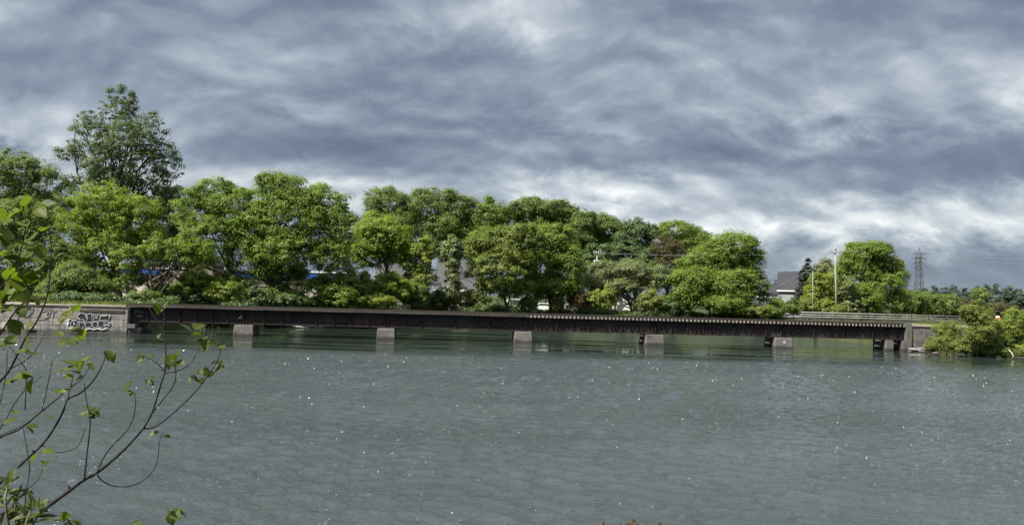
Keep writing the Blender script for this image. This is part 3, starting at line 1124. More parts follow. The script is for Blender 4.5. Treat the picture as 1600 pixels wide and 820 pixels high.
def rock(name, label, px, py, Y, sx, sy, sz, group=None, seed=0, mat='rock'):
    import bmesh
    bm = bmesh.new()
    bmesh.ops.create_icosphere(bm, subdivisions=3, radius=1.0)
    rg = np.random.default_rng(seed)
    ph = rg.uniform(0, 6, 6)
    if not Y:
        Y = 108.0
        for _ in range(8):
            Y = float(shore(P(px, py, Y).x))
    c = P(px, py, Y)
    c.z = max(c.z, -.05) if Y < 100 else .1
    for v in bm.verts:
        d = v.co.copy()
        k = 1 + .16 * math.sin(d.x * 3 + ph[0]) * math.cos(d.y * 4 + ph[1]) + .13 * math.sin(d.z * 5 + ph[2] + d.x * 2) + rg.normal() * .02
        v.co = Vector((d.x * sx * k, d.y * sy * k, max(-.6, d.z) * sz * k))
    me = bpy.data.meshes.new(name)
    bm.to_mesh(me)
    bm.free()
    o = link_mesh(name, me, M[mat])
    o.location = c
    tag(o, label, 'rock', group)
    return o


rock('boulder', 'pale flat boulder at the foot of the right abutment', 1427, 546.5, 87.6, .55, .4, .26, 'rocks at the right abutment', 1)
rock('boulder', 'rounded pale boulder between the abutment and the green shrubs', 1440, 546.5, 87.4, .65, .4, .26, 'rocks at the right abutment', 2)
for i, (px, py, Y, s, lab) in enumerate([(22, 517, 80.3, .9, 'broad dark rock on the bank left of the graffiti wall'), (45, 519, 80.0, .7, 'small dark rock at the water by the graffiti wall'),
                                         (4, 514, 80.6, 1.1, 'large dark rock at the far left of the bank')]):
    rock('boulder', lab, px, py, Y, s, s * .7, s * .7, 'dark rocks left of the wall', 10 + i, 'darkstone')
for i, (px, w, lab) in enumerate([(462, 1.0, 'long pale slab at the far waterline below the bridge'), (481, .55, 'short pale stone at the far waterline below the bridge'), (495, .8, 'low pale stone right of the long slab at the waterline')]):
    rock('shore_stone', lab, px, 511.6, 0, w, .5, .28, 'pale stones on the far waterline', 20 + i)


for i, (px, py, Y, s_, lab) in enumerate([(1462, 552, 82.2, .35, 'small grey stone at the left foot of the right bank shrubs'), (1502, 555, 81.6, .45, 'flat grey stone under the low tangled shrub'),
                                          (1546, 557.5, 80.8, .5, 'grey stone at the waterline left of the bleached stick'), (1594, 560, 79.8, .45, 'grey stone at the waterline by the right edge')]):
    rock('shore_stone', lab, px, py, Y, s_, s_ * .6, s_ * .45, 'stones along the right bank', 40 + i, 'darkstone')


# ------------------------------------------------------------------ road with guard rail
def make_road():
    Yr = 141.0
    p0, p1 = P(1190, 500, Yr), P(1900, 500, Yr)
    mb = MB()
    z = LANDZ + .25
    mb.box(p0.x, p1.x + 60, Yr + .4, Yr + 8.4, z - 3, z)
    o = mb.build('road', M['asphalt'])
    tag(o, 'asphalt road on a low causeway beyond the bridge', 'road', kind='structure')
    x0, x1 = P(1222, 500, Yr).x, P(1502, 500, Yr).x
    T = thing('guard_rail', Vector(((x0 + x1) / 2, Yr + .2, z - .2)), 'long pale pipe guard rail beside the road beyond the bridge', 'guard rail')
    for zz, r in ((z + 0.98, .075), (z + .58, .06), (z + .22, .055)):
        mb = MB()
        mb.tube([(x0, Yr + .2, zz), (x1, Yr + .2, zz)], r, 8)
        mb.build('rail', M['railwhite'], T)
    n = 14
    for i in range(n + 1):
        x = x0 + (x1 - x0) * i / n
        mb = MB()
        mb.box(x - .06, x + .06, Yr + .28, Yr + .40, z - .5, z + 1.0)
        mb.build('post', M['greymetal'], T)


make_road()


# ------------------------------------------------------------------ buildings
def house(name, label, x0, x1, y0, y1, z0, eave, ridge, wall, roof, axis='x', cat='house', windows=(), trim='white', over=.35):
    T = thing(name, Vector(((x0 + x1) / 2, (y0 + y1) / 2, z0)), label, cat)
    mb = MB()
    xm, ym = (x0 + x1) / 2, (y0 + y1) / 2
    mb.box(x0, x1, y0, y1, z0, eave)
    if axis == 'x':
        for x, s in ((x0, 1), (x1, -1)):
            mb.hexa([(x, y0, eave + .001), (x + s * .2, y0, eave + .001), (x + s * .2, y1, eave + .001), (x, y1, eave + .001)],
                    [(x, ym - .02, ridge - .1), (x + s * .2, ym - .02, ridge - .1), (x + s * .2, ym + .02, ridge - .1), (x, ym + .02, ridge - .1)])
    else:
        for y, s in ((y0, 1), (y1, -1)):
            mb.hexa([(x0, y, eave + .001), (x1, y, eave + .001), (x1, y + s * .2, eave + .001), (x0, y + s * .2, eave + .001)],
                    [(xm - .02, y, ridge - .1), (xm + .02, y, ridge - .1), (xm + .02, y + s * .2, ridge - .1), (xm - .02, y + s * .2, ridge - .1)])
    mb.build('wall', M[wall], T)
    mb = MB()
    th = .16
    if axis == 'x':
        sl_ = (ridge - eave) / ((y1 - y0) / 2)
        for sgn, ye in ((1, y0), (-1, y1)):
            yo, zo = ye - sgn * over, eave - sl_ * over
            a = [(x0 - over, yo, zo), (x1 + over, yo, zo), (x1 + over, ym, ridge), (x0 - over, ym, ridge)]
            mb.hexa(a, [(p[0], p[1], p[2] + th) for p in a])
    else:
        sl_ = (ridge - eave) / ((x1 - x0) / 2)
        for sgn, xe in ((1, x0), (-1, x1)):
            xo, zo = xe - sgn * over, eave - sl_ * over
            a = [(xo, y0 - over, zo), (xm, y0 - over, ridge), (xm, y1 + over, ridge), (xo, y1 + over, zo)]
            mb.hexa(a, [(p[0], p[1], p[2] + th) for p in a])
    mb.build('roof', M[roof], T)
    mb = MB()
    if axis == 'x':
        zo = eave - (ridge - eave) / ((y1 - y0) / 2) * over
        mb.box(x0 - over, x1 + over, y0 - over - .06, y0 - over - .002, zo - .12, zo + .14)
    for x in (x0, x1):
        mb.box(x - .09, x + .09, y0 - .03, y0 - .003, z0, eave - .2)
    mb.build('trim', M[trim], T)
    for (wx, wz, ww, wh) in windows:
        mb = MB()
        for q in ((wx - ww / 2 - .1, wx - ww / 2, wz - .1, wz + wh + .1), (wx + ww / 2, wx + ww / 2 + .1, wz - .1, wz + wh + .1)):
            mb.box(q[0], q[1], y0 - .06, y0 - .004, q[2], q[3])
        mb.box(wx - ww / 2, wx + ww / 2, y0 - .06, y0 - .004, wz + wh, wz + wh + .1)
        mb.box(wx - ww / 2, wx + ww / 2, y0 - .07, y0 - .004, wz - .1, wz)
        fr = mb.build('window', M['white'], T)
        mb = MB()
        mb.box(wx - ww / 2, wx + ww / 2, y0 - .03, y0 - .002, wz, wz + wh)
        mb.build('pane', M['glass'], fr)
    return T


def buildings():
    # grey house on the right
    Y = 165
    x0, x1 = P(1229, 450, Y).x, P(1272, 450, Y).x
    ez, rz = P(1235, 452, Y).z, P(1235, 425, Y + 4).z
    house('grey_house', 'grey sided house with a dark shingle roof beside the spruce', x0, x1, Y, Y + 8, LANDZ, ez, rz, 'grey_siding', 'darkroof',
          windows=[((x0 + x1) / 2 - .6, LANDZ + 1.0, 1.0, 1.4)]).rotation_euler.z = -.36
    xa, xb = P(1196, 450, Y).x, x0 - .5
    house('low_annex', 'low dark grey annex left of the grey sided house', xa, xb, Y + 2, Y + 8, LANDZ, P(1200, 462, Y).z, P(1200, 443, Y).z, 'grey_siding', 'darkroof', cat='house').rotation_euler.z = -.36
    # grey roofs behind the bank trees
    Y = 141
    x0, x1 = P(680, 450, Y).x, P(756, 450, Y).x
    house('beige_house', 'beige house with a broad grey roof and white eave behind the thin saplings', x0, x1, Y, Y + 11, LANDZ, P(715, 451, Y).z, P(715, 408, Y + 5.5).z, 'cream', 'greyroof',
          windows=[(x0 + 2.0, LANDZ + .8, 1.1, 1.3), (x0 + 6.3, LANDZ + .8, 1.1, 1.3)])
    x0, x1 = P(583, 450, Y).x, P(650, 450, Y).x
    house('grey_roofed_house', 'house with a grey roof showing between the round tree and the bushes', x0, x1, Y + 2, Y + 12, LANDZ, P(605, 448, Y).z, P(605, 402, Y + 6).z, 'cream', 'greyroof',
          windows=[(x0 + 3, LANDZ + .8, 1.1, 1.3)])
    # long white shop with blue fascia behind the left trees
    Y = 136
    x0, x1 = P(176, 450, Y).x, P(548, 450, Y).x
    T = thing('long_shop', Vector(((x0 + x1) / 2, Y + 6, LANDZ)), 'long cream building with a blue fascia behind the left bank trees', 'building')
    mb = MB()
    zt, zb = P(300, 420, Y).z, P(300, 431, Y).z
    mb.box(x0, x1, Y, Y + 12, LANDZ - .2, zb - .01)
    mb.build('wall', M['cream'], T)
    mb = MB()
    mb.box(x0 - .4, x1 + .4, Y - .5, Y + 12.4, zb, zt - .12)
    mb.build('fascia', M['blue'], T)
    mb = MB()
    mb.box(x0 - .5, x1 + .5, Y - .6, Y + 12.5, zt - .117, zt + .1)
    mb.build('roof', M['white'], T)
    for i in range(7):
        wx = x0 + 3 + i * (x1 - x0 - 6) / 6
        mb = MB()
        mb.box(wx - .9, wx + .9, Y - .05, Y - .004, LANDZ + 1.1, LANDZ + 2.6)
        fr = mb.build('window', M['white'], T)
        mb = MB()
        mb.box(wx - .78, wx + .78, Y - .07, Y - .054, LANDZ + 1.22, LANDZ + 2.48)
        mb.build('pane', M['glass'], fr)
    # tan shed
    Y = 116
    x0, x1 = P(236, 450, Y).x, P(292, 450, Y).x
    house('tan_shed', 'tan block shed behind the forked leaning tree by the bridge', x0, x1, Y, Y + 6, LANDZ - .3, P(265, 441, Y).z, P(265, 424, Y).z, 'tan', 'tan', axis='y', cat='shed', trim='tan')
    Y = 122
    x0, x1 = P(296, 450, Y).x, P(330, 450, Y).x
    house('gabled_house', 'tan gabled house peeping between the left maples', x0, x1, Y, Y + 5, LANDZ - .3, P(313, 412, Y).z, P(313, 396, Y).z, 'tan', 'greyroof', axis='y', trim='tan')
    # white sheds seen under the trees
    Y = 156
    x0, x1 = P(958, 470, Y).x, P(986, 470, Y).x
    house('white_shed', 'small white shed behind the crooked low tree', x0, x1, Y, Y + 4, LANDZ, P(972, 466, Y).z, P(972, 459, Y).z, 'white', 'greyroof', axis='y', cat='shed')
    x0, x1 = P(1168, 470, Y).x, P(1204, 470, Y).x
    house('white_garage', 'white garage half hidden behind the small pine', x0, x1, Y + 12, Y + 17, LANDZ, P(1185, 470, Y + 12).z, P(1185, 460, Y + 12).z, 'white', 'greyroof', cat='garage')


buildings()


# ------------------------------------------------------------------ cars
def car(px, Y, label, rot=0.0, van=False):
    p = P(px, 486, Y)
    o = Vector((p.x, Y, LANDZ + .12))
    T = thing('parked_van' if van else 'parked_car', o, label, 'van' if van else 'car', None)
    h = 2.05 if van else 1.48
    Lc = 4.6
    prof = [(-2.3, .35), (-2.3, .85), (-2.2, 1.0), (-1.9, h - .1), (-1.6, h), (1.0, h), (1.55, 1.05), (2.15, .9), (2.3, .7), (2.3, .35)] if van else \
           [(-2.25, .35), (-2.25, .8), (-2.1, .98), (-1.55, 1.02), (-.95, h - .04), (-.6, h), (.45, h), (.8, h - .05), (1.35, 1.0), (2.1, .86), (2.25, .65), (2.25, .35)]
    mb = MB()
    w = .88
    n = len(prof)

    def ww(z):
        return w if z < 1.0 else w - .16 * (z - 1.0) / (h - 1.0)
    mb.v += [(o.x + a, o.y - ww(z), o.z + z) for a, z in prof] + [(o.x + a, o.y + ww(z), o.z + z) for a, z in prof]
    mb.face(list(range(n)))
    mb.face([2 * n - 1 - i for i in range(n)])
    for i in range(n):
        j = (i + 1) % n
        mb.face((j, i, n + i, n + j))
    mb.build('body', M['white'], T)
    mb = MB()
    gl = [(-1.75, 1.05), (-1.5, h - .12), (.95, h - .1), (1.35, 1.08)] if van else [(-1.35, 1.03), (-.88, h - .1), (.5, h - .08), (1.1, 1.03)]
    for s in (-1, 1):
        a = [(o.x + q[0], o.y + s * (ww(q[1]) + .012), o.z + q[1]) for q in gl]
        mb.poly(a if s > 0 else list(reversed(a)))
    mb.build('side_window', M['glass'], T)
    for wx in (-1.4, 1.4):
        for s in (-1, 1):
            mb = MB()
            c = Vector((o.x + wx, o.y + s * .80, o.z + .33))
            mb.tube([c - Vector((0, .1, 0)), c + Vector((0, .1, 0))], .33, 16)
            wl = mb.build('wheel', M['tyre'], T)
            mb = MB()
            mb.tube([c + Vector((0, s * .102, 0)), c + Vector((0, s * .115, 0))], .2, 12)
            mb.build('rim', M['greymetal'], wl)
    for s in (-1, 1):
        mb = MB()
        mb.box(o.x + 2.2, o.x + 2.31, o.y + s * .6 - .15, o.y + s * .6 + .15, o.z + .6, o.z + .75)
        mb.build('headlight', M['greymetal'], T)


car(850, 141, 'small white parked car behind the bridge right of the olive tree')
car(893, 143, 'white parked car below the utility pole with transformers')
car(808, 139, 'tall white parked van behind the stems of the olive tree', van=True)


# ------------------------------------------------------------------ poles, wires, tower
def wire(name, label, pts, r, group, sag=0.0):
    p0, p1 = Vector(pts[0]), Vector(pts[1])
    n = 18
    path = []
    for i in range(n + 1):
        s = i / n
        q = p0.lerp(p1, s)
        q.z -= sag * 4 * s * (1 - s)
        path.append(q)
    mb = MB()
    mb.tube(path, r, 4)
    return tag(mb.build(name, M['wire']), label, 'wire', group)


def poles():
    Y = 146
    top = P(1304.5, 387.5, Y)
    bx = P(1307.5, 490, Y).x
    T = thing('utility_pole', Vector((bx, Y, LANDZ)), 'tall wooden utility pole with one crossarm beside the big right tree', 'utility pole', 'utility poles along the road')
    mb = MB()
    mb.tube([(bx, Y, LANDZ - .5), (top.x, Y, top.z)], [.20, .14], 10)
    mb.build('pole', M['pole'], T)
    arm = P(1305, 394.5, Y)
    mb = MB()
    mb.box(arm.x - 1.15, arm.x + 1.15, Y - .26, Y - .16, arm.z - .08, arm.z + .08)
    mb.build('crossarm', M['pole'], T)
    for dx in (-1.05, -.5, .55, 1.05):
        mb = MB()
        mb.tube([(arm.x + dx, Y - .21, arm.z + .082), (arm.x + dx, Y - .21, arm.z + .26)], [.06, .035], 8)
        mb.build('insulator', M['greymetal'], T)
    mb = MB()
    mb.tube([(top.x, Y - .28, top.z - .35), (top.x, Y - .28, top.z + .10)], .15, 10)
    mb.build('transformer', M['greymetal'], T)
    # pole with transformers in the middle
    Y2 = 138
    t2 = P(933, 393, Y2)
    T = thing('utility_pole', Vector((t2.x, Y2, LANDZ)), 'utility pole with pale crossarm and grey transformer cans rising from the low tree', 'utility pole', 'utility poles along the road')
    mb = MB()
    mb.tube([(t2.x, Y2, LANDZ - .5), (t2.x, Y2, t2.z)], [.18, .13], 10)
    mb.build('pole', M['pole'], T)
    mb = MB()
    mb.box(t2.x - .75, t2.x + .75, Y2 - .3, Y2 - .14, t2.z - .3, t2.z - .08)
    mb.build('crossarm', M['greymetal'], T)
    for dx in (-.6, -.2, .25, .6):
        mb = MB()
        mb.tube([(t2.x + dx, Y2 - .22, t2.z - .078), (t2.x + dx, Y2 - .22, t2.z + .15)], [.05, .03], 7)
        mb.build('insulator', M['white'], T)
    for dx in (-.36, .0, .40):
        mb = MB()
        zc = t2.z - 1.95
        yy = Y2 - .45 if dx == 0 else Y2 - .1
        mb.tube([(t2.x + dx, yy, zc - .45), (t2.x + dx, yy, zc + .42), (t2.x + dx, yy, zc + .5)], [.24, .24, .12], 12)
        mb.build('transformer', M['greymetal'], T)
    # thin pole
    Y3 = 143
    a, b = P(1270, 424, Y3), P(1270, 492, Y3)
    T = thing('utility_pole', Vector((b.x, Y3, LANDZ)), 'thin short wooden pole in front of the yellow green tree', 'utility pole', 'utility poles along the road')
    mb = MB()
    mb.tube([(b.x, Y3, LANDZ - .4), (a.x, Y3, a.z)], [.085, .06], 8)
    mb.build('pole', M['pole'], T)
    mb = MB()
    mb.tube([(a.x, Y3, a.z), (a.x, Y3, a.z + .12)], [.06, .02], 6)
    mb.build('cap', M['greymetal'], T)
    # yellow guard on a stay wire
    a, b = P(1252, 472, Y3 - 1), P(1252, 486, Y3 - 1)
    T = thing('marker_post', Vector((b.x, Y3 - 1, LANDZ)), 'slim bright yellow marker post beside the grey house', 'marker post')
    mb = MB()
    mb.tube([(b.x, Y3 - 1, LANDZ - .3), (b.x, Y3 - 1, a.z - .9)], .05, 6)
    mb.build('post', M['greymetal'], T)
    mb = MB()
    mb.tube([(b.x, Y3 - 1, a.z - 1.25), (b.x, Y3 - 1, a.z)], [.11, .11], 8)
    mb.build('sleeve', M['yellow'], T)
    # wires
    g = 'overhead wires'
    wl = lambda px, py, Y_: P(px, py, Y_)
    wire('overhead_wire', 'pale wire running right from the tall pole over the big tree', (wl(1306, 391, Y), wl(1760, 403, Y + 60)), .026, g, .9)
    wire('overhead_wire', 'upper wire running left from the tall pole past the maples', (wl(1305, 393, Y), wl(933, 395, Y2)), .019, g, .6)
    wire('overhead_wire', 'lower wire crossing in front of the dark maples', (wl(1306, 420, Y), wl(935, 417, Y2)), .017, g, .4)
    wire('overhead_wire', 'dark drop wire from the tall pole down to the grey house', (wl(1304, 398, Y), wl(1216, 446, 165)), .015, g, .3)
    wire('overhead_wire', 'wire from the tall pole passing behind the spruce to the left', (wl(1304, 399, Y), wl(1180, 424, 150)), .015, g, 1.2)
    # lattice tower far off
    Yt = 450
    top = P(1436, 396, Yt)
    k = Yt / F
    x0 = top.x
    zb = 4.0
    T = thing('lattice_tower', Vector((x0, Yt, zb)), 'tall dark steel lattice power tower above the distant trees', 'power tower')
    H = top.z - zb
    wb, wt = 2.3, 1.25
    mb = MB()
    corners = [(-1, -1), (1, -1), (1, 1), (-1, 1)]

    def half(s):
        return wb + (wt - wb) * min(1, s / .72)
    for cx, cy in corners:
        pts = [(x0 + cx * half(s), Yt + cy * half(s), zb + H * s) for s in (0, .36, .72, 1.0)]
        mb.tube(pts, .20, 5)
    mb.build('legs', M['lattice'], T)
    mb = MB()
    lev = [0, .14, .27, .39, .5, .61, .72, .79, .86, .93, 1.0]
    for i in range(len(lev) - 1):
        s0, s1 = lev[i], lev[i + 1]
        h0, h1 = half(s0), half(s1)
        z0, z1 = zb + H * s0, zb + H * s1
        for (ax, ay), (bx_, by) in zip(corners, corners[1:] + corners[:1]):
            mb.tube([(x0 + ax * h1, Yt + ay * h1, z1), (x0 + bx_ * h1, Yt + by * h1, z1)], .13, 4)
            mb.tube([(x0 + ax * h0, Yt + ay * h0, z0), (x0 + bx_ * h1, Yt + by * h1, z1)], .075, 4)
            mb.tube([(x0 + bx_ * h0, Yt + by * h0, z0), (x0 + ax * h1, Yt + ay * h1, z1)], .075, 4)
    for cx, cy in corners:
        mb.tube([(x0 + cx * wt, Yt + cy * wt, zb + H), (x0, Yt, zb + H + 3.0)], .09, 4)
    mb.build('bracing', M['lattice'], T)
    for py, hw in ((396, 2.6), (403.5, 3.5), (411, 2.6)):
        z = P(1436, py, Yt).z
        mb = MB()
        mb.box(x0 - hw - .6, x0 + hw + .6, Yt - .25, Yt + .25, z - .14, z + .14)
        for s in (-1, 1):
            mb.tube([(x0 + s * (hw + .4), Yt, z - .15), (x0 + s * (hw + .4), Yt, z - 1.0)], .12, 5)
        mb.build('crossarm', M['lattice'], T)
    for i, (py, px2, py2, lab) in enumerate([(403.5, 1490, 443, 'upper pale conductor sloping from the tower to the distant pines'), (411, 1478, 443, 'lower pale conductor sloping from the tower to the distant pines'),
                                              (396, 1700, 418, 'long faint conductor running right from the tower top')]):
        z = P(1436, py, Yt).z
        wire('overhead_wire', lab, (Vector((x0 + 3.1, Yt, z - .9)), P(px2, py2, Yt + 20 + 40 * (i == 2))), .075, g, 1.0)


poles()


def barrel():
    p = P(1559, 503, 112)
    o = Vector((p.x, 112, p.z - .2))
    T = thing('traffic_drum', o, 'small orange and white traffic drum on the road behind the right shrubs', 'traffic drum')
    zs = [(0, .32), (.25, .31), (.5, .29), (.75, .28), (1.05, .25)]
    for i in range(4):
        mb = MB()
        mb.tube([(o.x, o.y, o.z + zs[i][0]), (o.x, o.y, o.z + zs[i + 1][0] - .004)], [zs[i][1], zs[i + 1][1]], 14)
        mb.build('band', M['orange'] if i % 2 == 0 else M['white'], T)
    mb = MB()
    mb.box(o.x - .38, o.x + .38, o.y - .38, o.y + .38, LANDZ - .1, o.z - .003)
    mb.build('base', M['tyre'], T)


barrel()

# ------------------------------------------------------------------ trees
GB = 'trees on the far bank'
GF = 'trees in the rear row on the far bank'
ROW = [
    # name, label, Y, lobes, kwargs
    ('poplar', 'tallest tree, a grey green airy poplar rising over the left bank', 122,
     [(183, 172, 30, 36), (205, 178, 14, 34), (142, 210, 36, 42), (228, 215, 36, 40), (190, 245, 66, 52), (110, 242, 26, 16), (258, 255, 30, 32), (190, 300, 78, 38), (150, 350, 60, 40), (220, 350, 50, 40)],
     dict(leaf='poplar', n=18000, leaf_size=.36, clump=.72, per=40, hollow=.2, limbs=46, trunk=185, group=GB)),
    ('maple_tree', 'pale olive tree at the far left edge behind the foreground shrub', 117,
     [(25, 268, 38, 33), (72, 290, 36, 32), (-10, 300, 50, 50), (40, 335, 62, 45), (95, 330, 30, 40)], dict(leaf='mid', n=11000, skirt=452, group=GB)),
    ('maple_tree', 'bright yellow green maple in front of the poplar', 105,
     [(165, 322, 52, 38), (210, 345, 42, 38), (115, 365, 48, 42), (180, 400, 72, 45), (232, 385, 30, 32), (120, 425, 55, 38), (108, 452, 50, 22), (162, 445, 30, 24)],
     dict(leaf='bright', n=17000, group=GB, trunk=170)),
    ('maple_tree', 'shaded olive tree low at the far left above the river wall', 97,
     [(35, 350, 48, 42), (5, 400, 50, 50), (62, 405, 45, 48), (95, 435, 38, 32), (30, 445, 45, 25)], dict(leaf='mid', n=12000, skirt=452, group=GB)),
    ('maple_tree', 'small green tree hanging over the river wall near the graffiti', 92,
     [(118, 440, 38, 24), (145, 450, 28, 20), (90, 452, 28, 18)], dict(leaf='mid', n=5000, group=GB, limbs=18)),
    ('maple_tree', 'dark tree in the gap between the poplar and the left maple', 126,
     [(270, 335, 36, 45), (275, 400, 40, 50)], dict(leaf='dark', n=7000, skirt=452, group=GB)),
    ('maple_tree', 'medium green maple between the poplar and the broad oak', 110,
     [(335, 305, 40, 28), (300, 335, 34, 36), (368, 335, 36, 42), (330, 375, 50, 45), (382, 395, 36, 40), (300, 400, 30, 28)], dict(leaf='maple', n=14000, group=GB, trunk=368)),
    ('forked_tree', 'thin forked tree with bare leaning stems at the left bridge end', 96,
     [(250, 395, 34, 24), (290, 400, 34, 26), (212, 410, 28, 26), (318, 390, 22, 18)],
     dict(leaf='maple', n=2600, clump=.75, hollow=.1, trunk=237, stems=[(232, 405), (296, 398), (212, 412)], limbs=9, trunk_r=.26, group=GB)),
    ('oak_tree', 'broad spreading oak with the largest rounded crown on the left bank', 103,
     [(440, 302, 42, 33), (500, 322, 44, 36), (455, 345, 78, 45), (398, 355, 38, 42), (530, 360, 26, 42), (450, 395, 66, 32), (515, 398, 36, 32), (410, 392, 32, 28), (440, 428, 50, 14)],
     dict(leaf='maple', n=23000, skirt=464, group=GB, trunk=432, limbs=26, trunk_r=.5)),
    ('round_tree', 'round yellow green tree right of the broad oak', 104,
     [(598, 372, 46, 33), (580, 395, 32, 28), (625, 390, 30, 26)], dict(rough=1.6, leaf='bright', n=9000, group=GB, trunk=604)),
    ('sapling', 'pale slender sapling left of the beige house', 99,
     [(662, 405, 20, 36), (666, 445, 20, 30)], dict(leaf='lime', n=1500, clump=.6, hollow=.1, group=GB, limbs=14, trunk_r=.09)),
    ('sapling', 'grey green slender sapling standing before the beige house', 99,
     [(703, 400, 18, 38), (706, 440, 15, 30)], dict(leaf='grey', n=1900, clump=.6, hollow=.1, group=GB, limbs=14, trunk_r=.09)),
    ('sapling', 'leafy mid green sapling between the round tree and the pale slender one', 101,
     [(645, 420, 16, 26), (650, 452, 22, 22), (634, 445, 14, 20)], dict(leaf='mid', n=2600, clump=.6, hollow=.1, group=GB, limbs=14, trunk_r=.09)),
    ('vase_tree', 'olive tinged vase shaped tree with several thin dark stems', 100,
     [(785, 378, 38, 30), (748, 392, 26, 30), (820, 385, 30, 36), (778, 420, 54, 38), (790, 450, 52, 17)],
     dict(leaf='olive', n=13000, clump=.8, group=GB, trunk=795, stems=[(760, 395), (785, 380), (815, 390)], trunk_r=.22, hollow=.3)),
    ('maple_tree', 'full green maple right of the vase shaped olive tree', 103,
     [(865, 378, 36, 32), (845, 415, 36, 40), (885, 420, 30, 42), (860, 450, 46, 20)], dict(leaf='maple', n=12000, group=GB)),
    ('apple_tree', 'low pale spreading tree with a dark crooked trunk', 108,
     [(940, 425, 34, 18), (985, 425, 40, 18), (1025, 438, 28, 20), (962, 448, 50, 14), (918, 448, 22, 16)],
     dict(leaf='grey', n=11000, leaf_size=.28, clump=.7, group=GB, trunk=992, stems=[(978, 455), (1004, 452)], trunk_r=.34)),
    ('maple_tree', 'large bright maple at the right end of the wooded bank', 113,
     [(1142, 390, 44, 28), (1108, 410, 40, 30), (1172, 412, 24, 28), (1130, 432, 58, 32), (1085, 425, 28, 26)], dict(leaf='maple', n=14000, skirt=452, group=GB, trunk=1130)),
    ('maple_tree', 'lower bright green tree in front of the large right maple', 104,
     [(1072, 445, 34, 28), (1110, 450, 36, 30), (1150, 452, 32, 30), (1070, 470, 34, 18), (1130, 475, 45, 14)], dict(rough=1.6, leaf='maple', n=11000, group=GB)),
    ('maple_tree', 'big dense dark green tree right of the tall utility pole', 152,
     [(1355, 398, 34, 22), (1385, 422, 28, 28), (1342, 430, 42, 32), (1380, 450, 36, 30), (1345, 468, 48, 22), (1402, 432, 17, 18), (1370, 392, 26, 14), (1328, 414, 22, 20)], dict(leaf='maple', n=16000, skirt=472, group=GB, leaf_size=.44, clump=1.15)),
    ('yellow_tree', 'yellow green tree standing between the spruce and the tall pole', 149,
     [(1282, 448, 22, 20), (1268, 466, 16, 20), (1297, 456, 18, 26), (1282, 478, 32, 14)], dict(leaf='lime', n=7000, group=GB, leaf_size=.4)),
    ('pale_tree', 'pale grey green tree behind the yellow green tree', 170,
     [(1288, 425, 20, 18), (1308, 435, 18, 22)], dict(leaf='grey', n=3600, group=GB, hollow=.2, leaf_size=.42)),
    ('wispy_tree', 'thin grey wispy small tree just right of the tall pole', 146,
     [(1326, 455, 14, 26), (1332, 478, 20, 14)], dict(leaf='grey', n=1700, clump=.6, hollow=.05, group=GB, bark='palebark', limbs=16, trunk_r=.1)),
    # rear row
    ('maple_tree', 'rear dome shaped tree just right of the dark conifer', 142,
     [(602, 322, 36, 30), (590, 355, 34, 36), (615, 365, 40, 45)], dict(leaf='mid', n=9000, group=GF, leaf_size=.42, clump=1.1)),
    ('maple_tree', 'highest rear dome in the middle of the wooded bank', 141,
     [(662, 325, 40, 34), (650, 370, 40, 45), (690, 370, 38, 40)], dict(leaf='mid', n=10000, group=GF, leaf_size=.42, clump=1.1)),
    ('maple_tree', 'rear dome above the beige house roof', 139,
     [(712, 332, 30, 30), (715, 375, 38, 40)], dict(leaf='mid', n=7000, group=GF, leaf_size=.42, clump=1.1)),
    ('maple_tree', 'rear green dome above the vase shaped olive tree', 138,
     [(765, 340, 32, 28), (762, 375, 40, 36)], dict(leaf='maple', n=7500, group=GF, leaf_size=.42, clump=1.0)),
    ('maple_tree', 'flat topped rear tree with dark underside above the mid river pier', 140,
     [(825, 325, 36, 17), (868, 330, 36, 18), (840, 360, 50, 32)], dict(leaf='mid', n=9500, group=GF, leaf_size=.42, clump=1.0)),
    ('maple_tree', 'rear tree sloping down right of the flat topped one', 137,
     [(905, 350, 28, 24), (895, 385, 36, 36)], dict(leaf='mid', n=7000, group=GF, leaf_size=.42)),
    ('maple_tree', 'grey green rear tree above the pole with transformers', 141,
     [(945, 358, 32, 22), (940, 395, 34, 34)], dict(leaf='mid', n=7500, group=GF, leaf_size=.42)),
    ('maple_tree', 'very dark rear maple right of the pole with transformers', 134,
     [(992, 368, 32, 27), (980, 400, 34, 32), (1010, 405, 26, 30)], dict(leaf='dark', n=9000, group=GF, leaf_size=.42)),
    ('brown_tree', 'brownish thin leaved tree in front of the rear row', 124,
     [(1045, 395, 26, 24), (1042, 425, 34, 24)], dict(leaf='brown', n=6500, leaf_size=.26, clump=.7, group=GF)),
    ('maple_tree', 'rear tree peeping above the brownish tree', 146,
     [(1055, 365, 36, 20), (1090, 378, 24, 22), (1070, 395, 45, 30)], dict(leaf='maple', n=8500, group=GF, leaf_size=.42)),
    ('maple_tree', 'dark low tree filling the gap behind the apple tree', 128,
     [(930, 410, 30, 25), (1000, 430, 50, 25), (900, 425, 30, 40)], dict(leaf='dark', n=7000, group=GF, leaf_size=.42)),
]
for i, (nm, lab, Y, lob, kw) in enumerate(ROW):
    tree(nm, lab, Y, lob, seed=100 + i, **kw)

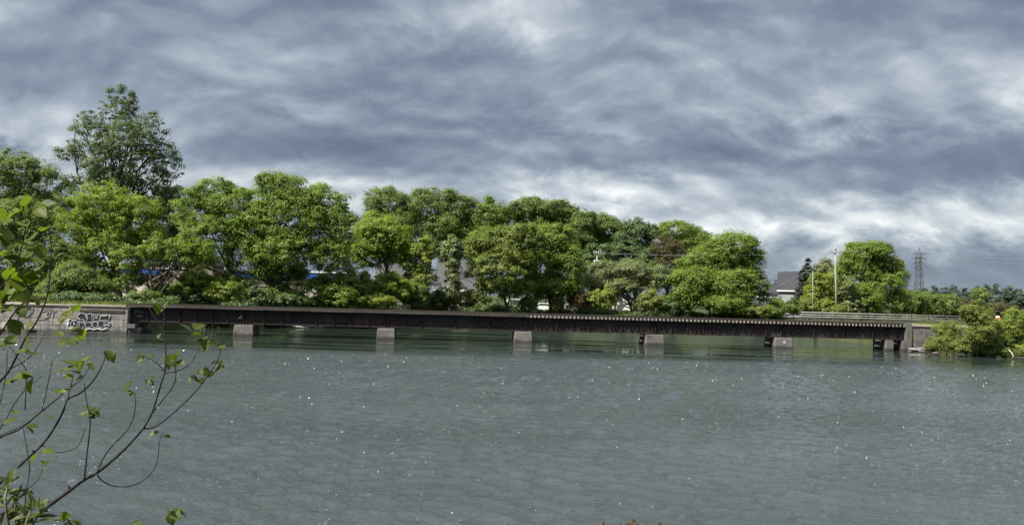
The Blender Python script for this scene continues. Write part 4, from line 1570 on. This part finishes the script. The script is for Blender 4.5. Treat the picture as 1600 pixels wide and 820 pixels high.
# conifers
conifer('spruce_tree', 'dark conifer rising behind the right shoulder of the oak', 541, 136, 306, LANDZ, 38, seed=31, dens=3.5, layers=24)
conifer('spruce_tree', 'dark tall spruce right of the grey house', 1263, 158, 400, LANDZ, 36, seed=32, dens=6, layers=24, pw=.85, group='dark spruces by the grey house')
conifer('spruce_tree', 'small dark spruce tip left behind the grey house', 1226, 190, 421, LANDZ, 20, seed=33, dens=3, layers=16, group='dark spruces by the grey house')
conifer('spruce_tree', 'shorter dark spruce at the left of the grey annex', 1212, 185, 434, LANDZ, 18, seed=34, dens=3, layers=14, group='dark spruces by the grey house')
conifer('pine_tree', 'small soft pine with rusty lower branches at the right end of the bank', 1187, 101, 424, LANDZ - .5, 36, leaf='pine', seed=35, dens=2.2, layers=12, droop=.10, card=.3, irregular=.3, pw=.55, bare=.3)

# bushes along the foot of the wooded bank
BUSH = [
    (352, 455, 34, 17, 98, 'lime', 3400, 'bright yellow green bush before the blue fascia'),
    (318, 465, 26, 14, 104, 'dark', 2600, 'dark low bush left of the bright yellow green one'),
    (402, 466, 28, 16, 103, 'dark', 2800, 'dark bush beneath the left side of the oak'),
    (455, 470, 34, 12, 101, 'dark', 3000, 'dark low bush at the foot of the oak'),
    (502, 472, 22, 11, 101, 'brown', 1500, 'brownish tangle right of the oak trunk'),
    (548, 448, 36, 28, 99, 'bush', 6000, 'pale leafy bush right of the oak'),
    (606, 452, 40, 24, 98, 'bright', 6500, 'tall bright bush below the round tree'),
    (648, 462, 24, 18, 98, 'mid', 3200, 'mid green bush right of the bright one'),
    (585, 470, 34, 10, 96, 'lime', 2600, 'low lime bush close behind the bridge'),
    (732, 466, 30, 16, 100, 'olive', 1800, 'sparse olive bush under the beige house windows'),
    (692, 466, 24, 17, 102, 'mid', 2200, 'small green bush below the slender saplings'),
    (870, 476, 12, 12, 101, 'bush', 1200, 'small bush between the two white parked cars'),
    (826, 474, 14, 13, 100, 'mid', 1300, 'small mid green bush before the white van'),
    (905, 468, 20, 14, 101, 'rust', 1900, 'reddish brown bush behind the parked car'),
    (933, 468, 22, 17, 100, 'lime', 2300, 'yellow green bush below the pole with transformers'),
    (952, 462, 11, 20, 99, 'lime', 1300, 'narrow lime shoot left of the crooked trunk'),
    (1015, 472, 20, 18, 100, 'bush', 2400, 'upright pale bush right of the crooked trunk'),
    (1040, 478, 24, 10, 104, 'dark', 1600, 'dark low bush between the pale bush and the bright tree'),
    (1213, 482, 17, 13, 104, 'bright', 2200, 'leafy green bush in front of the grey house'),
    (1185, 486, 40, 8, 100, 'olive', 2600, 'low olive bush below the small pine'),
    (1238, 480, 14, 14, 120, 'mid', 1200, 'small bush at the foot of the spruce'),
    (1310, 484, 24, 8, 146, 'bush', 1700, 'low bush around the foot of the tall pole'),
    (262, 458, 34, 18, 100, 'mid', 3000, 'leafy bush before the tan shed'),
    (225, 464, 26, 12, 98, 'mid', 1500, 'small bush at the foot of the forked tree'),
    (305, 440, 28, 22, 104, 'maple', 3000, 'tall leafy bush hiding the tan gabled house'),
    (512, 444, 32, 20, 106, 'maple', 3400, 'tall bush under the right edge of the oak'),
    (200, 440, 22, 14, 100, 'mid', 900, 'thin spray of leaves before the blue fascia at far left'),
    (352, 438, 24, 12, 108, 'maple', 1300, 'hanging leafy bush between the left maple and the oak'),
    (122, 466, 52, 9, 88, 'dark', 3000, 'dark hedge like bush on top of the river wall'),
    (60, 468, 40, 8, 88, 'bush', 2200, 'low pale bush at the left end of the river wall'),
]
for i, (px, py, rx, ry, Y, lf, n, lab) in enumerate(BUSH):
    Yb = bank_y(px, Y)
    gz = float(ground_z(np.array(P(px, py, Yb).x), np.array(float(Yb))))
    tree('bush', lab, Y, [(px, py, rx, ry), (px - rx * .45, py + ry * .3, rx * .55, ry * .8), (px + rx * .45, py + ry * .25, rx * .6, ry * .8)], leaf=lf, n=n, leaf_size=.28, clump=.5, seed=300 + i,
         trunk_r=.05, limbs=10, group='bushes at the foot of the bank', cat='bush', ground=max(gz, .3), hollow=.25)

def undergrowth():
    rng = np.random.default_rng(55)
    px = rng.uniform(55, 1240, 2300)
    pos, nrm = [], []
    for x in px:
        Yb = rng.uniform(0, 9)
        Y = 100.0
        for _ in range(4):
            Y = float(shore(P(x, 480, Y).x)) + 3.0 + Yb
        Y = max(Y, 86 + Yb)
        if 796 < x < 906 and Yb < 20:
            if rng.uniform() < .45:
                continue
            Yb = 0
        c = np.array(P(x, 480, Y))
        g = float(ground_z(np.array(c[0]), np.array(Y)))
        hi = (3.0 if Yb > 5 else 1.5) if 300 < x < 900 else (1.0 if 180 < x < 300 else 1.5)
        c[2] = g + rng.uniform(0, hi) * (0.65 + 0.35 * math.sin(x * .05))
        m = 60
        e = unit(rng.normal(size=(m, 3)))
        pos.append(c + e * (rng.uniform(0, 1, m) ** .4 * rng.uniform(.5, 1.0))[:, None] * np.array([1.1, 1, .8]))
        nrm.append(unit(e + np.array([0, -.1, .5]) + rng.normal(size=(m, 3)) * .5))
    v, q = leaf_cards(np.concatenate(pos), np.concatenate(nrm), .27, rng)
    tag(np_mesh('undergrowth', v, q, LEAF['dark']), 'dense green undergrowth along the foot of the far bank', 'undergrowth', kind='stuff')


undergrowth()

# bushes that hang over the far waterline below the bridge (left part)
for i, (px, rx) in enumerate([(250, 24), (290, 26), (335, 26), (415, 22), (435, 16), (520, 20), (556, 26)]):
    Y = 104.0
    for _ in range(6):
        Y = float(shore(P(px, 500, Y).x)) + .8
    Y = Y - (bank_y(px + rx * .25, 99) - 99)
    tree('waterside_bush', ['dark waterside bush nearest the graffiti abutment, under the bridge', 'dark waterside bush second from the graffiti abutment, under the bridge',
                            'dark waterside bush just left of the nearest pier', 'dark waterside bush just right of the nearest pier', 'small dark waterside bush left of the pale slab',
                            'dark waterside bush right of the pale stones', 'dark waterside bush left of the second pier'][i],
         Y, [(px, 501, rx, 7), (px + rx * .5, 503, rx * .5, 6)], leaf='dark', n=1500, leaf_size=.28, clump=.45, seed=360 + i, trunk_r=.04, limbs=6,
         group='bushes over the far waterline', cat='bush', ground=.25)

# mid distance trees on the right, then the far pines
for i, (px, py, rx, ry, Y, lf, lab) in enumerate([
    (1424, 472, 26, 17, 182, 'mid', 'rounded mid green tree just right of the big dense tree'),
    (1452, 474, 24, 15, 190, 'mid', 'rounded mid green tree below the power tower'),
    (1480, 478, 22, 16, 196, 'mid', 'darker rounded tree right of the power tower'),
    (1505, 482, 20, 14, 200, 'brown', 'brownish low tree before the distant pines'),
    (1556, 484, 34, 10, 215, 'brown', 'brownish brush line below the distant pines'),
]):
    tree('broadleaf_tree', lab, Y, [(px, py, rx, ry), (px - rx * .4, py + 8, rx * .7, ry * .8), (px + rx * .4, py + 8, rx * .7, ry * .8)], leaf=lf, n=4200, leaf_size=.55, clump=1.2,
         seed=400 + i, group='mid distance trees on the right', limbs=8)
FP = [(1401, 452, 12, 330), (1418, 447, 14, 345), (1444, 449, 14, 350), (1460, 446, 13, 352), (1476, 448, 13, 356), (1490, 446, 13, 360), (1508, 450, 13, 362), (1468, 456, 16, 300), (1497, 458, 14, 300),
      (1524, 449, 14, 350), (1540, 446, 14, 362), (1554, 445, 14, 350), (1568, 450, 13, 356), (1577, 448, 12, 352), (1590, 450, 13, 358), (1603, 449, 13, 350), (1532, 460, 14, 300), (1562, 462, 16, 300), (1592, 462, 16, 300), (1620, 450, 14, 350), (1640, 452, 14, 350)]
rgp = np.random.default_rng(9)
for i, (px, py, hw, Y) in enumerate(FP):
    lob = [(px + rgp.uniform(-2, 2), py + 5, hw * .42, 6)]
    for j in range(5):
        lob.append((px + rgp.uniform(-.45, .45) * hw, py + 11 + j * 7, hw * rgp.uniform(.6, .95), rgp.uniform(4.5, 7)))
    tree('far_pine', 'distant dark pine in the wood beyond the right bank', Y, lob, leaf='farpine', n=1500, leaf_size=.85, clump=1.1, seed=500 + i, ground=3.0, rough=.8, limbs=6,
         group='distant pines on the right horizon', aspect=.5)

# near shrubs on the right bank
RB = [
    ('young_tree', 'slender pale leaved young tree rising from the right bank shrubs', 80.5, [(1530, 466, 14, 17), (1527, 492, 25, 24), (1532, 524, 26, 22)], dict(leaf='bush', n=3800, clump=.42, leaf_size=.20, hollow=.1, limbs=26, trunk_r=.07)),
    ('shrub', 'rounded leafy shrub beside the stone abutment on the right', 84, [(1482, 518, 20, 15), (1474, 535, 26, 14), (1492, 538, 24, 14), (1456, 543, 12, 8), (1470, 546, 20, 6)], dict(leaf='bush', n=4600)),
    ('shrub', 'low tangled shrub under the slender young tree', 83, [(1520, 535, 30, 16), (1505, 545, 26, 10), (1542, 543, 28, 13), (1525, 551, 30, 6)], dict(leaf='bush', n=4600)),
    ('shrub', 'yellowish tall shrub at the right edge', 82, [(1590, 505, 20, 22), (1578, 520, 22, 18), (1605, 530, 28, 28), (1575, 497, 9, 12), (1598, 545, 28, 12)], dict(leaf='lime', n=5200)),
    ('shrub', 'dark based shrub at the waterline by the bleached stick', 81.5, [(1560, 540, 24, 16), (1575, 550, 24, 9), (1548, 551, 18, 7), (1598, 552, 20, 8)], dict(leaf='mid', n=3600)),
    ('shrub', 'olive shrub behind the slender young tree on the wall top', 87, [(1556, 515, 18, 16), (1540, 520, 20, 12)], dict(leaf='olive', n=2600)),
]
for i, (nm, lab, Y, lob, kw) in enumerate(RB):
    kw = dict(dict(clump=.42, leaf_size=.19, hollow=.2, limbs=20, trunk_r=.05, rough=1.8), **kw)
    kw['n'] = int(kw['n'] * 1.3)
    tree(nm, lab, Y, lob, seed=600 + i, ground=.3, group='plants on the right bank', cat='shrub' if nm == 'shrub' else 'tree', **kw)
mb = MB()
mb.tube([P(1576, 546, 79.6), P(1581, 551, 79.3), P(1584, 558.5, 79)], [.05, .06, .07], 6)
tag(mb.build('driftwood_stick', M['cap']), 'bleached stick leaning into the water at the right bank', 'stick')


# grass on the river wall
def grass():
    rng = np.random.default_rng(77)
    n = 1600
    px = np.concatenate([rng.uniform(60, 200, 900), rng.uniform(1440, 1600, 700)])
    v, q = [], []
    for i in range(n):
        a = along(px[i])
        p = BP(a, rng.uniform(-.8, .25) if px[i] < 300 else rng.uniform(-2, .2), 2.75 if px[i] < 300 else DECK1 + .3)
        h = rng.uniform(.15, .5)
        d = rng.normal(size=2) * .1
        w = .03
        k = len(v)
        v += [(p.x - w, p.y, p.z), (p.x + w, p.y, p.z), (p.x + d[0] + w * .2, p.y + d[1], p.z + h), (p.x + d[0] - w * .2, p.y + d[1], p.z + h)]
        q.append((k, k + 1, k + 2, k + 3))
    o = np_mesh('grass', v, q, LEAF['grass'])
    tag(o, 'short grass tufts along the tops of the river walls', 'grass', kind='stuff')


grass()


# ------------------------------------------------------------------ foreground shrub
def leaf_shape(c, axis, nrm, L, W, rng, mb, mi=0, lance=False):
    """ovate leaf, folded and curled"""
    axis = axis.normalized()
    side = axis.cross(nrm)
    side = side.normalized() if side.length > 1e-4 else axis.orthogonal().normalized()
    up = side.cross(axis)
    prof = [(0, .03), (.14, .55), (.32, .95), (.5, 1.0), (.7, .8), (.86, .42), (1.0, .03)] if not lance else [(0, .05), (.2, .6), (.4, .95), (.6, .85), (.8, .5), (1.0, .03)]
    curl = rng.uniform(-.35, .15)
    fold = rng.uniform(.05, .45)
    n = len(mb.v)
    for s, w in prof:
        mid = c + axis * (L * s) + up * (curl * L * s * s)
        for k in (-1, -.5, 0, .5, 1):
            q = mid + side * (W * .5 * w * k) + up * (abs(k) * W * .5 * w * fold + .02 * L * math.sin(9 * s + 4 * k))
            mb.v.append((q.x, q.y, q.z))
    for i in range(len(prof) - 1):
        for k in range(4):
            mb.face((n + i * 5 + k, n + i * 5 + k + 1, n + (i + 1) * 5 + k + 1, n + (i + 1) * 5 + k), mi, True)


def spline(pts, sub=4):
    out = []
    n = len(pts)
    for i in range(n - 1):
        p0, p1, p2, p3 = pts[max(i - 1, 0)], pts[i], pts[i + 1], pts[min(i + 2, n - 1)]
        for k in range(sub):
            t = k / sub
            out.append(tuple(0.5 * ((2 * b) + (-a + c) * t + (2 * a - 5 * b + 4 * c - d) * t * t + (-a + 3 * b - 3 * c + d) * t ** 3) for a, b, c, d in zip(p0, p1, p2, p3)))
    out.append(pts[-1])
    return out


BR = [   # polyline in photo pixels, distance at start, distance at end, thickness px at start, end
    ([(-60, 880), (37, 819), (68, 796), (102, 771), (132, 749), (152, 738), (180, 715), (200, 696), (224, 669)], 3.3, 3.9, 8, 4.2),
    ([(224, 669), (241, 667), (265, 650), (287, 630), (304, 613), (321, 592), (336, 570), (344, 551), (343, 540)], 3.9, 4.2, 3, 1.8),
    ([(224, 669), (236, 648), (246, 619), (253, 595), (258, 578), (259, 541), (257, 526), (253, 514), (238, 490), (232, 478)], 3.9, 4.0, 3.6, 1.4),
    ([(236, 648), (253, 626), (270, 604), (275, 587), (273, 568)], 3.9, 3.8, 2.4, 1.6),
    ([(258, 583), (278, 579), (297, 568), (308, 551), (312, 541)], 3.95, 4.2, 2.0, 1.2),
    ([(257, 580), (245, 567), (229, 558)], 3.95, 3.85, 1.8, 1.2),
    ([(253, 514), (257, 502), (256, 486)], 4.0, 4.05, 1.5, 1),
    ([(152, 738), (158, 722), (168, 705), (180, 691), (195, 676), (206, 659), (212, 631), (209, 611)], 3.55, 3.7, 3, 1.6),
    ([(132, 749), (135, 718), (139, 683), (141, 659), (137, 635), (133, 611), (132, 596)], 3.5, 3.45, 3, 1.2),
    ([(152, 740), (156, 747), (171, 757), (195, 760), (221, 752), (239, 735), (247, 714), (249, 691), (253, 677)], 3.6, 3.8, 2.4, 1.4),
    ([(-70, 800), (0, 754), (22, 735), (49, 710), (66, 694), (83, 671), (98, 644), (106, 623), (122, 616), (137, 604), (151, 587), (161, 567), (167, 551)], 3.2, 3.5, 5.5, 1.8),
    ([(106, 623), (112, 597), (115, 582)], 3.4, 3.45, 2.2, 1.4),
    ([(-60, 712), (0, 683), (32, 669), (59, 647), (90, 622), (102, 611), (127, 592), (141, 572)], 3.1, 3.4, 4.2, 1.6),
    ([(-40, 698), (0, 680), (34, 665), (57, 650)], 3.15, 3.2, 2.4, 1.2),
    ([(-60, 650), (0, 595), (15, 577), (29, 550), (41, 526), (59, 499), (73, 465), (78, 431), (80, 378), (74, 352)], 2.9, 3.0, 5.2, 1.8),
    ([(15, 577), (46, 558), (62, 536), (70, 519)], 2.95, 3.05, 2.4, 1.3),
    ([(-50, 590), (0, 522), (22, 489), (49, 460), (52, 446)], 2.7, 2.7, 4, 2),
    ([(49, 460), (35, 430), (28, 400), (25, 360)], 2.7, 2.6, 2.2, 1.6),
    ([(-30, 480), (10, 440), (30, 400), (40, 350), (35, 320)], 2.5, 2.6, 4, 1.8),
    ([(39, 640), (41, 582), (32, 565), (12, 536)], 3.2, 3.1, 2, 1.2),
    ([(66, 640), (76, 594), (82, 562)], 3.3, 3.35, 2, 1.4),
    ([(-20, 700), (7, 659), (24, 628), (44, 604), (66, 588)], 3.1, 3.2, 2.6, 1.3),
    ([(-10, 660), (0, 628), (10, 582), (11, 545)], 3.0, 3.0, 2, 1.2),
    ([(64, 693), (80, 704), (98, 706), (122, 696), (134, 666)], 3.4, 3.5, 2.2, 1.2),
    ([(36, 668), (43, 705), (46, 737), (41, 766), (36, 820)], 3.2, 3.2, 1.4, 1.8),
    ([(42, 764), (59, 749), (67, 732)], 3.2, 3.25, 1.6, 1.0),
    ([(272, 860), (270, 815), (267, 800)], 3.2, 3.25, 2.2, 1.6),
    ([(110, 870), (112, 830), (108, 812)], 3.1, 3.1, 2.4, 1.6),
    ([(206, 850), (208, 822)], 3.1, 3.15, 1.6, 1.2),
]
# (px, py, distance, leaves, leaf length px)
LF = [(190, 454, 3.4, 1, 16), (113, 490, 3.0, 3, 22), (103, 487, 3.0, 1, 18), (133, 512, 3.05, 2, 20), (100, 527, 3.1, 3, 20), (118, 533, 3.1, 2, 15), (46, 508, 2.8, 1, 22), (42, 550, 2.9, 2, 24), (48, 551, 2.95, 1, 20),
      (6, 543, 2.7, 2, 26), (164, 545, 3.5, 2, 22), (174, 555, 3.5, 1, 18), (122, 572, 3.4, 4, 25), (130, 562, 3.4, 2, 20), (28, 592, 3.1, 2, 20), (52, 588, 3.1, 4, 22), (98, 577, 3.3, 2, 13), (108, 588, 3.3, 1, 14), (130, 587, 3.4, 2, 16),
      (95, 608, 3.3, 2, 14), (104, 606, 3.3, 1, 14), (142, 572, 3.4, 1, 14), (74, 648, 3.3, 1, 18), (21, 643, 3.1, 1, 17), (16, 656, 3.1, 1, 20), (40, 667, 3.2, 2, 14), (139, 642, 3.45, 4, 15), (128, 646, 3.45, 1, 13), (150, 644, 3.45, 2, 15),
      (62, 706, 3.35, 2, 17), (71, 723, 3.3, 1, 20), (201, 603, 3.7, 1, 20), (208, 612, 3.7, 2, 10), (232, 590, 3.9, 2, 13), (238, 600, 3.9, 1, 14), (240, 588, 3.9, 1, 12), (226, 556, 3.85, 3, 14), (219, 558, 3.85, 1, 12),
      (258, 562, 3.9, 3, 16), (266, 560, 3.85, 1, 15), (276, 563, 3.8, 3, 15), (283, 568, 3.8, 1, 13), (249, 530, 4.0, 2, 11), (245, 482, 4.0, 1, 18), (257, 484, 4.05, 2, 15), (303, 517, 4.2, 2, 24), (313, 525, 4.2, 2, 14),
      (318, 530, 4.2, 2, 12), (328, 528, 4.2, 2, 22), (341, 540, 4.2, 2, 15), (304, 583, 4.1, 2, 17), (312, 580, 4.1, 1, 13), (322, 590, 4.15, 3, 14), (340, 562, 4.2, 2, 12), (343, 575, 4.2, 1, 20), (249, 673, 3.8, 2, 14), (260, 680, 3.8, 1, 12),
      (267, 797, 3.25, 6, 20), (108, 812, 3.1, 6, 20), (206, 818, 3.15, 2, 16), (92, 812, 3.1, 1, 18), (67, 732, 3.25, 1, 10)]
UP = [(30, 342, 2.6, 3, 34), (36, 326, 2.6, 2, 32), (12, 372, 2.5, 3, 42), (15, 390, 2.5, 2, 40), (58, 378, 2.7, 2, 34), (55, 326, 2.7, 2, 24), (62, 362, 2.7, 1, 26), (42, 404, 2.6, 2, 36), (20, 412, 2.5, 3, 44), (50, 424, 2.6, 2, 32),
      (8, 432, 2.5, 2, 44), (30, 440, 2.6, 2, 42), (44, 456, 2.65, 2, 34), (14, 466, 2.5, 3, 40), (4, 480, 2.5, 2, 40), (25, 478, 2.5, 2, 34), (12, 496, 2.5, 1, 36), (3, 350, 2.5, 2, 40), (2, 402, 2.5, 2, 40)]


def foreground():
    rng = random.Random(21)
    base = Vector((-2.75, 3.1, 2.0))
    T = thing('alder_shrub', base, 'dark thin branched shrub with few round leaves reaching in over the water at lower left', 'shrub', None)
    mb = MB()
    for pl, d0, d1, t0, t1 in BR:
        n = len(pl)
        pts = [tuple(P(x, y, d0 + (d1 - d0) * i / (n - 1))) for i, (x, y) in enumerate(pl)]
        sp = spline(pts, 4)
        m = len(sp)
        rad = []
        for i, p in enumerate(sp):
            s = i / (m - 1)
            rad.append((t0 + (t1 - t0) * s) * .40 / F * p[1] * (1 + .12 * math.sin(i * 2.1)))
        mb.tube(sp, rad, 7)
        if t0 > 4 and pl[0][0] < 0:      # carry the stem on down to the root
            p0 = Vector(sp[0])
            r0 = rad[0]
            g = base + Vector((rng.uniform(-.12, .12), rng.uniform(-.1, .1), -.15))
            mid = p0.lerp(g, .5) + Vector((-.25, 0, .05))
            mb.tube(spline([tuple(p0), tuple(mid), tuple(g)], 5), [r0 * (1 + .06 * i) for i in range(11)], 7)
        # buds
        for i in range(3, m - 1, 5):
            p = Vector(sp[i])
            d = Vector((rng.gauss(0, 1), rng.gauss(0, 1), rng.gauss(.3, 1))).normalized() * rad[i] * 3.2
            mb.tube([p, p + d * .6, p + d], [rad[i] * .55, rad[i] * .6, rad[i] * .15], 5)
    lm = MB()
    pet = mb
    for lst in (LF, UP):
        for px, py, Y, n, L in lst:
            n = n + (1 if lst is UP else 0)
            c0 = P(px, py, Y)
            k = Y / F
            for i in range(n):
                Lw = L * k * rng.uniform(.75, 1.1) * (.8 if L > 26 else 1.12)
                ang = rng.uniform(0, 2 * math.pi)
                ax = Vector((math.cos(ang), rng.uniform(-.8, .8), math.sin(ang) * .55 - .18))
                nr = Vector((rng.uniform(-.5, .5), -rng.uniform(-.3, .75), rng.uniform(.5, 1.0)))
                off = Vector((0, 0, 0)) if n == 1 else ax.normalized() * (L * k * .12)
                c = c0 + off - (ax.normalized() * Lw * .5 if n == 1 else Vector((0, 0, 0)))
                leaf_shape(c, ax, nr, Lw, Lw * rng.uniform(.66, .85), rng, lm)
                pet.tube([c0 - Vector((0, 0, L * k * .12)), c + ax.normalized() * Lw * .05], [.0012, .0010], 4)
    lm.build('leaves', LEAF['fore'], T)
    mb.build('branches', M['twig'], T)
    # second plant: lance leaved shoots in the lower left corner
    b2 = P(10, 900, 2.6)
    T2 = thing('willow_shoots', b2, 'pale lance leaved shoots in the lower left corner', 'shrub', None)
    mb, lm = MB(), MB()
    for pts in ([(10, 900), (14, 830), (8, 780), (14, 752)], [(10, 900), (24, 840), (22, 800), (30, 765)], [(10, 900), (34, 850), (44, 805), (58, 790)], [(10, 900), (0, 820), (-4, 770)], [(10, 900), (40, 840), (62, 800)]):
        sp = spline([tuple(P(x, y, 2.6 + .1 * rng.random())) for x, y in pts], 4)
        mb.tube(sp, [.006 - .004 * i / len(sp) for i in range(len(sp))], 5)
        for q in range(4, len(sp)):
            for _ in range(3):
                if rng.random() < .8:
                    ax = Vector((rng.uniform(-1, 1), rng.uniform(-.6, .6), rng.uniform(-.1, 1)))
                    leaf_shape(Vector(sp[q]), ax, Vector((rng.uniform(-.4, .4), -.6, .7)), .055 * rng.uniform(.6, 1.1), .017, rng, lm, lance=True)
    mb.build('branches', M['greytwig'], T2)
    lm.build('leaves', LEAF['shoot'], T2)
    # reddish sprig tops at the bottom edge
    b3 = P(985, 880, 5.2)
    T3 = thing('reddish_sprig', b3, 'reddish green sprig tips just showing at the bottom edge', 'shrub', None)
    mb, lm = MB(), MB()
    for px, py in ((942, 821), (970, 821), (982, 820), (990, 816), (1000, 821), (1031, 820)):
        sp = spline([tuple(b3), tuple(P((px + 985) / 2, 850, 5.2)), tuple(P(px, py, 5.2))], 5)
        mb.tube(sp, .004, 4)
        for q in range(3, len(sp)):
            for _ in range(3):
                leaf_shape(Vector(sp[q]), Vector((rng.uniform(-1, 1), rng.uniform(-.5, .5), rng.uniform(0, 1.2))), Vector((0, -.6, .7)), .034 * rng.uniform(.5, 1), .016, rng, lm, lance=True)
    mb.build('branches', M['greytwig'], T3)
    lm.build('leaves', LEAF['rust'], T3)


foreground()
